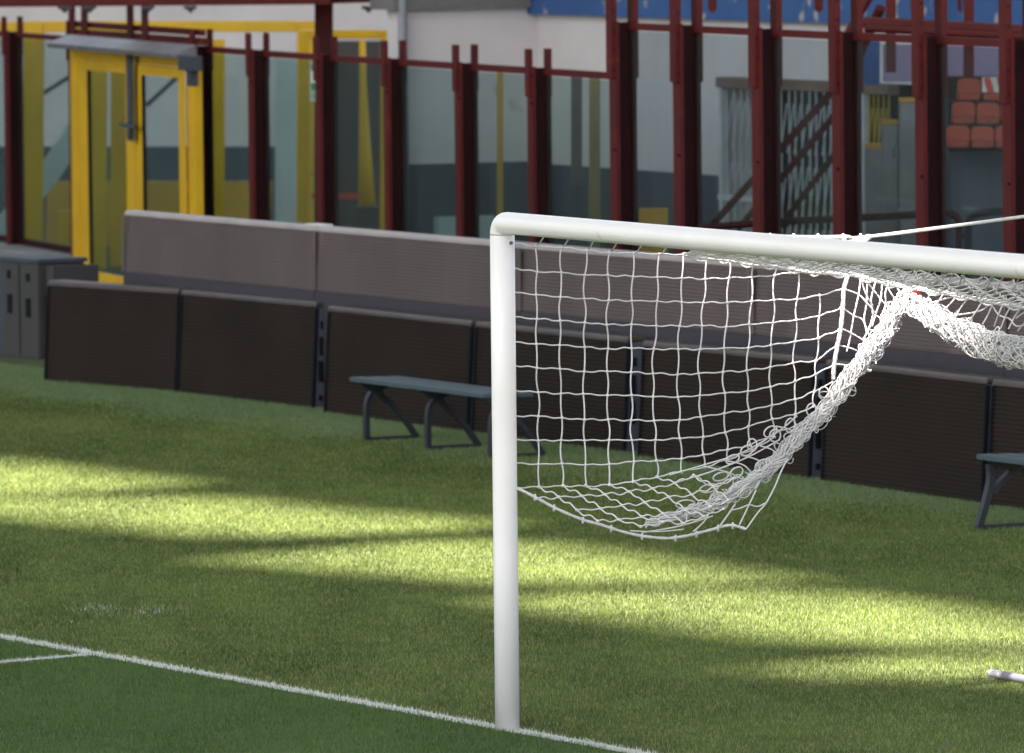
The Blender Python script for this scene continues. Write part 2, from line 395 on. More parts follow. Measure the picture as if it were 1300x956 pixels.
# node rows of the side panel: x -> y in picture units, for the eleven rows
XS_TOP = [652, 680.6, 712, 743.6, 773, 804.5, 836, 867, 897, 928, 957, 985, 1016, 1044, 1077]
XS_R5 = [653, 682, 711, 741, 770.5, 800, 829.5, 860, 888, 918.5, 948, 978, 1008, 1036, 1063]
XS_BOT = [655, 684, 715, 744, 774, 804.5, 834, 865, 894, 924, 953, 982, 1010, 1032, 1050]
ROWS = [
    ([652, 680, 743, 804, 867, 928, 985, 1016, 1077], [309, 313, 318, 321.4, 323.5, 331, 338, 343, 348]),
    ([652, 680, 740, 850, 900, 960, 1016], [340, 345, 348.5, 353.5, 354, 352, 346]),
    ([652, 680, 740, 850, 900, 951, 981, 1012, 1044, 1071], [371, 375, 379, 384, 384, 382, 380, 379, 375, 367]),
    ([652, 740, 850, 900, 918, 950, 978, 1009, 1040, 1070], [402, 410, 415, 413.5, 414, 413, 410.5, 407.5, 402, 391]),
    ([652, 740, 850, 900, 950, 978, 1008, 1038, 1068], [434, 441, 444.5, 444, 441, 438, 433, 428.5, 417]),
    ([652, 740, 850, 888, 948, 1007, 1038, 1064], [464, 471, 475, 475, 469.6, 462, 457, 438]),
    ([653, 740, 850, 889, 948, 978, 1007, 1034, 1059], [496, 501, 503.6, 502, 496, 490.5, 485, 475, 463]),
    ([653, 740, 850, 890, 948, 978, 1005, 1032, 1059], [528, 532, 533.7, 528.5, 520.6, 515, 509, 498, 484]),
    ([654, 740, 850, 893, 923, 951, 978, 1008, 1030, 1049], [558, 560, 557.7, 554.6, 548, 541.5, 532, 526, 518, 510]),
    ([655, 740, 774, 833, 865, 893, 923, 952, 980, 1010], [588, 590, 589, 585, 582, 578, 570, 565, 552, 540]),
    ([655, 684, 744, 774, 804, 833, 850, 894, 923, 941, 965, 985], [619, 618, 617, 615, 612, 606, 603, 592.5, 584.7, 578, 566, 552])]
def node(u, v):
    x = float(np.interp(v, [0, 5, 10], [XS_TOP[u], XS_R5[u], XS_BOT[u]]))
    ax, ay = ROWS[v]
    if x > ax[-1] + 3: return None
    return (x, float(np.interp(x, ax, ay)))
net = thing('goal_net', P0 + B * 1.0 + Z * 2.0, 'white knotted goal net with its loose bottom rolled up and hung clear of the grass', 'goal net')
mb = MB(); grid = {}
for u in range(15):
    for v in range(11):
        p = node(u, v)
        if p is None: continue
        jx, jy = (0, 0) if u in (0,) else (random.uniform(-1.3, 1.3), random.uniform(-1.1, 1.1))
        bulge = 0.035 * math.sin(u * 0.7 + v * 0.4) + 0.02 * random.uniform(-1, 1)
        grid[u, v] = S(p[0] + jx, p[1] + jy, bulge if u else 0)
        if u: knot(mb, grid[u, v])
for (u, v), p in grid.items():
    if (u + 1, v) in grid:
        wavy(mb, p, grid[u + 1, v], random.choice((1, -1, 1)) * random.uniform(0.002, 0.006), random.uniform(-0.6, 0.6), Z)
    if (u, v + 1) in grid and 0 < u < 14:
        wavy(mb, p, grid[u, v + 1], (1 if (u + v) % 2 else -1) * random.uniform(0.002, 0.008), 0, B, bow=True)
# stray runs from the last nodes into the rolled hem
for (u, v) in [(11, 1), (12, 1)]:
    if (u, v) in grid and (u + 1, 0) in grid: wavy(mb, grid[u, v], grid[u + 1, 0], 0.004, 0, Z)
# the lower flap that folds towards the pitch
FL = [  # rows of nodes (picture units), each shifted half a mesh
    [(684, 617.5), (715, 617), (744, 616), (774, 615), (804.5, 611), (834, 606), (865, 600), (894, 592.5)],
    [(681, 633), (709, 631.5), (739, 629.5), (768, 628), (798.5, 624), (828.5, 620), (857, 613), (881, 603), (906, 618)],
    [(732, 647.5), (762, 645.5), (790, 641.5), (819, 638), (849, 631.5), (878, 628.5), (906, 618), (933, 607)],
    [(759, 661), (786, 660), (815, 656), (842, 652.5), (871, 648), (902, 643), (925, 635)],
    [(813, 669), (842, 662.5), (868, 664), (893, 656), (918, 646)]]
fl = [[S(x + random.uniform(-.8, .8), y + random.uniform(-.6, .6), 0.02 + 0.09 * r) for (x, y) in row] for r, row in enumerate(FL)]
for r, row in enumerate(fl):
    for i, p in enumerate(row):
        knot(mb, p)
        if i + 1 < len(row) and r > 0: wavy(mb, p, row[i + 1], random.uniform(0.004, 0.012), random.uniform(0.1, 0.7), Z, sub=8)
        if r + 1 < len(fl):
            j = min(range(len(FL[r + 1])), key=lambda q: abs(FL[r + 1][q][0] - (FL[r][i][0] + 26)))
            if abs(FL[r + 1][j][0] - FL[r][i][0] - 26) < 9: wavy(mb, p, fl[r + 1][j], random.uniform(-0.014, -0.006), random.uniform(-0.1, 0.5), Z, sub=8)
mb.build('side_panel', M['net'], net, smooth=True, recalc=False)

# hem rope along the bottom of the side panel
HEM = [(655, 619), (679, 631), (697, 641), (711, 648), (740, 660), (762, 666), (790, 675), (815, 680.5), (845, 683.5), (868, 681), (884, 677.5), (905, 672), (917, 668.5), (930, 667), (947, 672)]
mb = MB(); hem = [S(x, y, 0.03 + 0.30 * i / len(HEM)) for i, (x, y) in enumerate(HEM)]
hp = catmull(hem, 6); mb.tube(hp, [0.0062 + 0.0022 * abs(math.sin(i * 0.9)) for i in range(len(hp))], 6)
for i in range(6, len(hp), 9):
    mb.tube([hp[i] + Z * 0.015 + B * 0.002, hp[i], hp[i] - Z * 0.018], [0.004, 0.0085, 0.006], 6)
for pts in [[(947, 672), (962, 651), (973, 638), (984, 617), (991, 600), (1000, 582)], [(938, 668), (950, 643), (960, 622)], [(913, 669), (928, 648), (933, 640)],
            [(928, 648), (940, 645), (951, 641), (962, 643), (973, 638)], [(880, 675), (893, 663), (900, 652)], [(855, 670), (870, 664), (872, 650)],
            [(815, 676), (842, 672), (870, 666), (905, 655)], [(800, 674), (835, 675), (868, 672)]]:
    mb.tube(catmull([S(x, y, 0.28) for x, y in pts], 5), RS, 5)
mb.build('hem_rope', M['net'], net, smooth=True, recalc=False)

# rolled-up lower net: many tangled turns of cord about a path
def roll(path, rad, turns, loops, name, loose=0.012):
    mb = MB(); P = catmull(path, 8); n = len(P)
    rad = np.interp(np.linspace(0, 1, n), np.linspace(0, 1, len(rad)), rad)
    L = [0]
    for i in range(1, n): L.append(L[-1] + (P[i] - P[i - 1]).length)
    tot = L[-1]
    def loc(t):
        s = max(0, min(tot, t * tot)); i = max(1, min(n - 1, int(np.searchsorted(L, s))))
        k = (s - L[i - 1]) / max(1e-6, L[i] - L[i - 1]); p = P[i - 1].lerp(P[i], k)
        d = (P[i] - P[i - 1]).normalized(); e = d.cross(Vector((0.2, -0.9, 0.4))).normalized(); f = d.cross(e)
        return p, d, e, f, float(np.interp(t, np.linspace(0, 1, n), rad))
    for q in range(turns):                      # long strands
        t0 = random.uniform(-0.1, 0.75); t1 = t0 + random.uniform(0.18, 0.5); ph = random.uniform(0, 6.28); sp = random.uniform(1.5, 8) * random.choice((1, -1))
        a = random.uniform(0.25, 1.0); pts = []
        k = 34
        for i in range(k):
            t = min(1, max(0, t0 + (t1 - t0) * i / (k - 1))); p, d, e, f, rr = loc(t); w = ph + sp * (t - t0) * tot * 2.2
            m_ = a * rr * (0.85 + 0.2 * math.sin(i * 0.7 + ph))
            pts.append(p + e * math.cos(w) * m_ + f * math.sin(w) * m_)
        mb.tube(pts, RS * 0.74, 5, cap=False)
    for q in range(loops):                      # little loops that stand out
        t = random.random(); p, d, e, f, rr = loc(t); w = random.uniform(0, 6.28)
        o = (e * math.cos(w) + f * math.sin(w)); c = p + o * rr * random.uniform(0.25, 0.95)
        R1 = random.uniform(0.016, 0.036); x = (d * random.uniform(-1, 1) + o * random.uniform(0.2, 1) + e * random.uniform(-.6, .6)).normalized()
        y = x.cross(Vector((random.uniform(-1, 1), random.uniform(-1, 1), random.uniform(-1, 1)))).normalized()
        a0 = random.uniform(0, 6.28); an = random.uniform(5.0, 7.5); pts = []
        for i in range(17):
            g = a0 + an * i / 16; pts.append(c + x * R1 * math.cos(g) * 1.15 + y * R1 * 0.75 * math.sin(g))
        mb.tube(pts, RS * 0.74, 5, cap=False)
    return mb.build(name, M['net'], net, smooth=True, recalc=False)
def core(path, rad, name):
    mb = MB(); P = catmull(path, 6); n = len(P); rr = np.interp(np.linspace(0, 1, n), np.linspace(0, 1, len(rad)), rad)
    mb.tube(P, [float(r) for r in rr], 8)
    return mb
r1 = [S(x, y, 0.04) for x, y in [(1156, 376), (1140, 392), (1122, 420), (1104, 448), (1082, 475), (1064, 500), (1040, 528), (1012, 556), (985, 585), (960, 606), (930, 627), (900, 642)]]
roll(r1, [0.052, 0.052, 0.058, 0.054, 0.050, 0.046, 0.042, 0.042, 0.040, 0.036, 0.03], 190, 150, 'gathered_roll')
r1b = [S(x, y, 0.14) for x, y in [(985, 590), (945, 617), (915, 635), (885, 647), (850, 657), (820, 665)]]
roll(r1b, [0.05, 0.052, 0.048, 0.038, 0.026, 0.014], 46, 16, 'gathered_roll')
mb = MB()
for (x, y, rx, ry, tl) in [(930, 583, 9, 5, -.4), (948, 572, 8, 6, -.5), (955, 565, 6, 8, 0), (984, 553, 7, 8, .3), (978, 548, 9, 6, -.6), (1003, 540, 6, 9, .2), (968, 590, 10, 6, -.5), (1000, 570, 8, 7, 0), (915, 605, 10, 5, -.3), (935, 600, 9, 6, -.6), (1030, 520, 6, 8, .2), (1046, 498, 6, 7, 0), (900, 620, 12, 5, -.2), (870, 640, 12, 5, -.1)]:
    pts = []
    for i in range(19):
        w = 7.2 * i / 18 + x; a_, b_ = rx * math.cos(w), ry * math.sin(w); pts.append(S(x + a_ * math.cos(tl) - b_ * math.sin(tl), y + a_ * math.sin(tl) + b_ * math.cos(tl), 0.03 + 0.003 * i))
    mb.tube(pts, RS, 5)
for pts in [[(894, 592), (925, 600), (945, 610)], [(923, 585), (945, 591), (958, 606)], [(941, 578), (962, 584), (975, 596)], [(965, 566), (982, 572), (990, 585)], [(850, 603), (894, 590), (941, 575), (985, 550), (1012, 528)],
            [(860, 612), (905, 598), (950, 580), (990, 558)], [(985, 541), (1004, 546), (1014, 556)]]:
    mb.tube(catmull([S(x, y, 0.05) for x, y in pts], 6), RS, 5)
mb.build('loose_loops', M['net'], net, smooth=True, recalc=False)
r2 = [BK(x, y) for x, y in [(1153, 374), (1172, 393), (1195, 408), (1222, 424), (1252, 437), (1285, 446), (1330, 452), (1400, 452), (1480, 440)]]
roll(r2, [0.055, 0.070, 0.078, 0.085, 0.088, 0.085, 0.08, 0.07], 330, 260, 'gathered_roll')

# net between the seam rope and the roll, and below the top panel
mb = MB()
seam = [(1077, 348), (1071.5, 367), (1070, 391), (1067, 419), (1063, 440), (1059, 463), (1058, 482)]
colsA = [[(1093, 351), (1090, 374), (1084, 401), (1079, 430), (1075, 446)], [(1101, 354), (1100, 385), (1097, 405), (1100, 422), (1095, 432)],
         [(1112, 356), (1106, 380), (1108, 400), (1103, 418)], [(1120, 358), (1118, 380), (1112, 398), (1107, 414)], [(1128, 359), (1124, 372), (1124, 388), (1118, 402)],
         [(1122, 357), (1131, 372), (1138, 382)], [(1136, 360), (1142, 370), (1148, 376)]]
rowsA = [[(1072, 367), (1090, 374), (1101, 385), (1112, 398)], [(1070, 391), (1084, 401), (1095, 406), (1103, 424)], [(1068, 417), (1079, 422), (1093, 430), (1100, 436)],
         [(1063, 438), (1077, 441), (1088, 445)], [(1060, 462), (1070, 463), (1078, 465)], [(1101, 358), (1112, 372), (1122, 384), (1128, 388)], [(1093, 352), (1099, 372), (1108, 388)]]
for pts in colsA + rowsA:
    mb.tube(catmull([S(x, y, random.uniform(-0.02, 0.02)) for x, y in pts], 5), RS, 5)
mb.build('side_panel', M['net'], net, smooth=True, recalc=False)
mb = MB()
sp = catmull([S(x, y, 0) for x, y in seam], 6); mb.tube(sp, [0.0085 + 0.003 * abs(math.sin(i * 1.3)) for i in range(len(sp))], 6)
mb.build('seam_rope', M['net'], net, smooth=True, recalc=False)
mb = MB()
colsB = [[(1181, 366), (1178, 380), (1174, 386)], [(1199, 370), (1192, 382), (1183, 392)], [(1215, 374), (1208, 384), (1195, 396)], [(1230, 377), (1220, 390), (1212, 404)],
         [(1248, 380), (1240, 394), (1230, 408)], [(1262, 382), (1254, 400), (1247, 412)], [(1274, 384), (1268, 398), (1262, 414)], [(1284, 387), (1276, 402), (1270, 418)],
         [(1297, 390), (1288, 402), (1280, 418)], [(1312, 393), (1302, 408), (1292, 420)], [(1330, 396), (1320, 412), (1312, 428)]]
rowsB = [[(1174, 387), (1190, 382), (1208, 377), (1228, 375)], [(1212, 400), (1234, 397), (1248, 393), (1258, 387), (1268, 400), (1282, 405), (1290, 414), (1304, 412)], [(1290, 404), (1302, 396), (1318, 394)]]
for pts in colsB + rowsB:
    mb.tube(catmull([BK(x, y, random.uniform(-0.02, 0.02)) for x, y in pts], 5), RS, 5)
mb.build('back_panel', M['net'], net, smooth=True, recalc=False)

# top panel, sagging from the crossbar to the rear top edge
def bar(px):                                  # underside of the crossbar, rear side
    d = ray(px, 300); n = B; p = P0 + B * 0.045
    t = (p - CAM).dot(n) / d.dot(n); q = CAM + d * t
    return Vector((q.x, q.y, TOPZ - rb - 0.004))
mb = MB()
topedge = [grid[u, 0] for u in range(15)]
rear = topedge[7:] + [S(1112, 356), S(1140, 362)] + [BK(x, y) for x, y in [(1165, 366), (1200, 372), (1235, 378.5), (1270, 385), (1305, 391), (1345, 398), (1400, 408), (1480, 418)]]
for u in range(1, 7):                         # short ties from the top edge up to the bar
    x = XS_TOP[u]; mb.tube([grid[u, 0], (grid[u, 0].lerp(S(x + 9.5, 302 + u * 3.0), 0.5)), bar(x + 9.5)], RS, 5)
rp = catmull(rear, 6)
for i in range(0, len(rp), 2):                # cords from the rear edge to the bar
    p = rp[i]; d = p - CAM; px = CX + F * d.dot(RT) / d.dot(FW)
    q = bar(px + random.uniform(20, 45)); sag = 0.03 * min(1, max(0, (px - 1080) / 150)); pts = []
    for k in range(8):
        t = k / 7; pts.append(p.lerp(q, t) - Z * (sag * math.sin(math.pi * t)) + NG * random.uniform(-0.015, 0.015))
    mb.tube(pts, RS * 0.8, 5, cap=False)
for k in range(1, 12):                        # cords along the panel
    t = k / 12; pts = []
    for i, p in enumerate(rp):
        d = p - CAM; px = CX + F * d.dot(RT) / d.dot(FW); q = bar(px + 15); am = min(1, max(0.15, (px - 960) / 200))
        pts.append(p.lerp(q, t) - Z * (0.03 * min(1, max(0, (px - 1080) / 150)) * math.sin(math.pi * t)) + Z * (0.009 * am * math.sin(i * 1.9 + k * 2.1)) + B * (0.02 * math.sin(i * 1.1 + k)))
    mb.tube(catmull(pts, 3), RS * 0.85, 5, cap=False)
mb.build('top_panel', M['net'], net, smooth=True, recalc=False)
mb = MB()
ed = catmull(rear, 8); mb.tube(ed, [0.0095 + 0.004 * abs(math.sin(i * 1.7)) for i in range(len(ed))], 6)
ed2 = [p + Z * 0.012 * math.sin(i * 0.8) - Z * 0.008 for i, p in enumerate(ed)]; mb.tube(ed2, 0.006, 5)
mb.build('edge_rope', M['net'], net, smooth=True, recalc=False)
mb = MB(); c = S(1160, 370, 0.06)
mb.prism([S(1158, 368, .07), S(1166, 370, .07), S(1171, 377, .07), S(1166, 378, .07), S(1160, 373, .07)], NG * 0.01)
mb.build('strap', M['strap'], net)

# the support rope that carries the rear of the net
mb = MB()
ROPE = [(868, 294), (900, 297), (960, 299), (1000, 300.5), (1040, 301), (1075, 300.5), (1103, 300.5)]
rpts = [S(x, y, -0.25) for x, y in ROPE]
far = rpts[-1]
e1 = at(1300, 275, 38.2); e2 = at(1560, 241, 35.5)
mb.tube(catmull(rpts + [e1, e2], 8), 0.0085, 6)
for x, y in [(960, 299), (977, 299.5), (1007, 300), (1038, 300), (1070, 300), (1092, 300)]:
    p = S(x, y, -0.25); mb.tube([p + Z * 0.012, p - Z * 0.01 + B * 0.01, p - Z * 0.075 - B * 0.03 + NG * 0.01], [0.006, 0.011, 0.005], 6)
mb.tube(catmull([S(x, y, -0.25) for x, y in [(985, 304), (1030, 306), (1075, 306), (1098, 304), (1103, 300.5)]], 6), 0.005, 5)
mb.tube([far - Z * 0.06 - B * 0.05, far - Z * .02 - B * .03, far, far + Z * 0.012], [0.008, 0.014, 0.017, 0.01], 7)
sr = mb.build('support_rope', M['net'], None, smooth=True, recalc=False)
tag(sr, 'taut white support rope running from the net off to the upper right above the crossbar', 'rope')

# galvanised tube lying in the grass at the right
mb = MB(); g0 = ground(1258, 862); gd = (ground(1300, 869.5) - g0).normalized()
mb.tube([g0 + Z * 0.03, g0 + gd * 0.9 + Z * 0.03, g0 + gd * 2.2 + Z * 0.03], 0.021, 16)
tag(mb.build('ground_pipe', M['pipe'], None, smooth=False), 'short end of a grey metal pipe lying in the grass at the right edge', 'pipe')

# ------------------------------------------------------------------ LED boards, front row
BH = 0.775; LEAN = 0.045; THK = 0.16
LABELS = ['dark LED advertising board at the left end of the front row, beside the grey cabinet',
          'dark LED advertising board with a grey end plate, left of the bench',
          'dark LED advertising board directly behind the left part of the bench seat',
          'dark LED advertising board crossed by the goal post behind the bench\'s right end',
          'dark LED advertising board seen through the middle of the goal net',
          'dark LED advertising board right of the hanging net, fully in view',
          'dark LED advertising board cut by the right edge of the photo, behind the right-hand bench']
def board(p0, p1, height, m, capm, name, label, cat, group, teeth, depth, lean, z0=0.0, plate=True, notch=False):
    d = (p1 - p0).normalized(); n = Vector((-d.y, d.x, 0))
    if n.dot(B) < 0: n = -n                    # backwards
    L = (p1 - p0).length; c = (p0 + p1) / 2
    t = thing(name, Vector((c.x, c.y, z0)), label, cat, group)
    # louvred face: fine visors pressed into one sheet
    mb = MB(); prof = []; ph = height / teeth
    for k in range(teeth):
        z = k * ph; o = lean * z / height
        prof += [(o + 0.006, z), (o + 0.006 + lean * 0.62 * ph / height, z + ph * 0.58), (o - 0.006, z + ph * 0.66), (o - 0.006, z + ph * 0.94)]
    prof.append((lean + 0.006, height)); prof += [(lean + depth * 0.8, height), (depth, 0)]
    mb.prism([p0 + d * 0.006 + n * a + Z * (z0 + b) for a, b in prof], d * (L - 0.012))
    mb.build('screen_panel', m, t)
    mb = MB()
    mb.prism([p0 + n * a + Z * (z0 + b) for a, b in [(lean - 0.014, height - 0.012), (lean - 0.014, height + 0.012), (lean + 0.0, height + 0.03), (lean + depth * 0.8 + 0.01, height + 0.03), (lean + depth * 0.8 + 0.01, height + 0.003), (lean + 0.004, height + 0.003)]], d * L)
    mb.build('top_cap', capm, t, bevel=0.004)
    if plate:
        for e, s in ((p0, -1), (p1, 1)):
            mb = MB(); q = [e + n * a + Z * (z0 + b) for a, b in [(-0.012, 0.0), (lean - 0.014, height - 0.014), (lean + depth * 0.8 + 0.004, height), (depth + 0.01, 0)]]
            mb.prism(q, d * (-0.005 * s)); pl = mb.build('end_plate', M['plate_end'], t)
            if s > 0:
                mb = MB()
                for zz, hh, ww in ((0.60, 0.06, 0.03), (0.40, 0.14, 0.035), (0.20, 0.16, 0.04), (0.06, 0.04, 0.03)):
                    mb.box(e + n * (0.055 + lean * zz) + Z * (z0 + zz) + d * 0.003, n, ww, d, 0.012, hh)
                build_each(mb, 'socket', M['black'], pl)
            mb = MB(); mb.box(e - d * 0.012 * s - n * 0.0, d, 0.018, n, 0.03, 0.001 + 0)  # thin dark edge trim
            mb = MB(); mb.prism([e + n * a + Z * (z0 + b) for a, b in [(-0.016, 0), (lean - 0.018, height - 0.016), (lean + 0.012, height - 0.016), (0.012, 0)]], d * (-0.016 * s) )
            for v in mb.v: v += d * (0.0035 * s)
            mb.build('edge_trim', M['black'], t)
    return t
for (a, b), lab in zip(BPX, LABELS):
    board(ground(*a), ground(*b), BH, M['led'], M['cap'], 'advertising_board', lab, 'advertising board', 'LED advertising boards in the front row', 27, THK, LEAN)

# rear row: paler boards standing on a low dark skirt
rq0 = bl0 - bl_n * 0.45; 
RPX = [158, 400, 660, 955, 1275, 1620]
def rear_pt(px):                                # foot of the rear row under a picture column
    return on_plane(px, 480, RQ, RN)
RQ = ground(158, 484.0) ; RQ = on_plane(158, 400, bl0 - bl_n * 0.45, bl_n)
RN = bl_n
d_ = ray(158, 264); zt0 = on_plane(158, 264, RQ, RN).z; zt1 = on_plane(1080, 347.5, RQ, RN).z
print('rear top z', zt0, zt1)
RH = (zt0 + zt1) / 2 - 0.03
RL = ['faded purple-grey LED board at the left end of the rear row, by the yellow door',
      'faded purple-grey rear LED board rising behind the long bench, left of the goal post',
      'faded purple-grey rear LED board seen through the left half of the goal net',
      'faded purple-grey rear LED board behind the gathered corner of the goal net',
      'faded purple-grey rear LED board cut by the right edge of the photo']
for i in range(5):
    a = on_plane(RPX[i] + 0.3, 480, RQ, RN); b = on_plane(RPX[i + 1] - 0.3, 480, RQ, RN); a.z = b.z = 0
    t = board(a, b, RH - 0.885, M['led_rear'], M['cap_rear'], 'rear_advertising_board', RL[i], 'advertising board', 'paler LED boards in the rear row', 18, 0.10, 0.03, z0=0.885, plate=False)
    mb = MB(); d = (b - a).normalized(); mb.prism([a - RN * 0.0 , b, b - RN * 0.10, a - RN * 0.10], Z * 0.882); mb.build('skirt', M['led_skirt'], t)
    mb = MB()
    for e, s in ((a, 1), (b, -1)): mb.box(e + d * 0.02 * s + RN * 0.007 + Z * 0.885, d, 0.03, RN, 0.012, RH - 0.90)
    build_each(mb, 'edge_strip', M['led_rear'], t)
    if i == 0:
        mb = MB(); mb.box(b - d * 0.06 - RN * 0.08 + Z * (RH + 0.031), d, 0.28, RN, 0.1, 0.012); mb.build('tape', M['signwhite'], t)

# ------------------------------------------------------------------ benches
def bar3(mb, pts, w, th, nrm):                  # flat bar through points, w wide along nrm
    nrm = Vector(nrm).normalized(); n = len(pts)
    for i in range(n):
        t = (Vector(pts[min(i + 1, n - 1)]) - Vector(pts[max(i - 1, 0)])).normalized(); s = t.cross(nrm).normalized() * (th / 2)
        p = Vector(pts[i]); h = nrm * (w / 2); mb.v += [p + s + h, p - s + h, p - s - h, p + s - h]
    o = len(mb.v) - 4 * n
    for i in range(n - 1):
        for k in range(4):
            k2 = (k + 1) % 4; mb.f.append((o + 4 * i + k, o + 4 * i + k2, o + 4 * i + 4 + k2, o + 4 * i + 4 + k))
    mb.f.append((o, o + 1, o + 2, o + 3)); mb.f.append(tuple(o + 4 * n - 4 + k for k in (3, 2, 1, 0)))
def bench(origin, e, n, spacing, label, flip=False):
    t = thing('bench', origin, label, 'bench', 'grey-green pitchside benches')
    zs = 0.425; L = 2 * spacing
    mb = MB()
    n0 = -0.085
    for k in range(3):                          # three long seat boards
        w = 0.108; c = origin + e * (L / 2) + n * (n0 + 0.06 + k * 0.122) + Z * zs
        mb.box(c + e * (0.035 * (k - 1) * (1 if k else 1)), e, L + 0.16, n, w, 0.032)
    mb.build('seat', M['bench'], t, bevel=0.005)
    for k in range(3):
        o = origin + e * (spacing * k); fm = MB()
        if not flip:
            jt = o + n * 0.10 + Z * 0.36
            bar3(fm, catmull([o + Z * 0.02, o + n * 0.0 + Z * 0.18, o + n * 0.015 + Z * 0.30, jt + Z * 0.02 - n * .02, jt + Z * 0.05 + n * .01], 4), 0.05, 0.034, e)
            bar3(fm, catmull([o + n * 0.392 + Z * 0.015, o + n * 0.315 + Z * 0.125, o + n * 0.215 + Z * 0.24, o + n * 0.115 + Z * 0.325, jt + Z * 0.03], 4), 0.05, 0.034, e)
            bar3(fm, [o + n * -0.012 + Z * 0.016, o + n * 0.395 + Z * 0.016], 0.05, 0.03, e)
        else:
            bar3(fm, catmull([o + n * -0.0 + Z * 0.02, o + n * 0.05 + Z * 0.16, o + n * 0.088 + Z * 0.30, o + n * 0.085 + Z * 0.40], 4), 0.05, 0.04, e)
            bar3(fm, catmull([o + n * 0.095 + Z * 0.22, o + n * 0.17 + Z * 0.30, o + n * 0.30 + Z * 0.39], 4), 0.05, 0.034, e)
            bar3(fm, [o + n * -0.01 + Z * 0.016, o + n * 0.40 + Z * 0.016], 0.05, 0.03, e)
            bar3(fm, catmull([o + n * 0.395 + Z * 0.02, o + n * 0.375 + Z * 0.2, o + n * 0.33 + Z * 0.38], 4), 0.05, 0.034, e)
        fm.build('leg_frame', M['bench_leg'], t)
        mb = MB(); mb.prism([o + n * (n0 + 0.02) + e * -0.03 + Z * (zs - 0.003), o + n * (n0 + 0.335) + e * -0.03 + Z * (zs - 0.003), o + n * (n0 + 0.20) - e * 0.03 + Z * (zs - 0.06), o + n * (n0 + 0.10) - e * 0.03 + Z * (zs - 0.06)], e * 0.06)
        mb.build('seat_bracket', M['bench_leg'], t)
    return t
f0 = ground(465.5, 560.5); f1 = ground(543.5, 571.5); eb = (f1 - f0).normalized(); nb = Vector((-eb.y, eb.x, 0))
if nb.dot(B) < 0: nb = -nb
bench(f0, eb, nb, (f1 - f0).length, 'long low grey-green bench with dark legs just left of and behind the goal post')
f2 = ground(1242, 673)
bench(f2, eb, nb, (f1 - f0).length, 'low grey-green bench cut by the right edge of the photo, only its end leg showing', flip=True)
for ch in [o for o in bpy.data.objects if o.type == 'MESH' and o.parent and o.parent.name == 'bench.001' and o.name.startswith('seat') and 'bracket' not in o.name]:
    for v in ch.data.vertices: v.co += nb * 0.13
for ch in [o for o in bpy.data.objects if o.type == 'MESH' and o.parent and o.parent.name == 'bench.001' and 'bracket' in o.name]:
    for v in ch.data.vertices: v.co += nb * 0.13

# ------------------------------------------------------------------ fence line
def ld(px, d): return Vector(((px - CX) / F * d, d, 0))
FA = on_plane(790, 95, Vector((0, 63.5, 0)), Vector((0, 1, 0))); FA.z = 0
FP = [ld(-260, 90.5), ld(40, 80.8), ld(325, 72.6), ld(795, 63.5), ld(1275, 56.5), ld(1420, 54.6)]
def fence_pt(px):
    k = (px - CX) / F
    for i in range(len(FP) - 1):
        a, b = FP[i], FP[i + 1]; d = b - a
        den = d.x - k * d.y; t = (k * a.y - a.x) / den
        if (t <= 1 or i == len(FP) - 2) and (t >= -0.001 or i == 0):
            dr = d.normalized(); n = Vector((-dr.y, dr.x, 0))
            return a + d * t, dr, n
ZS, ZT, ZB = 2.46, 2.85, 0.37                  # rail heights and plinth top
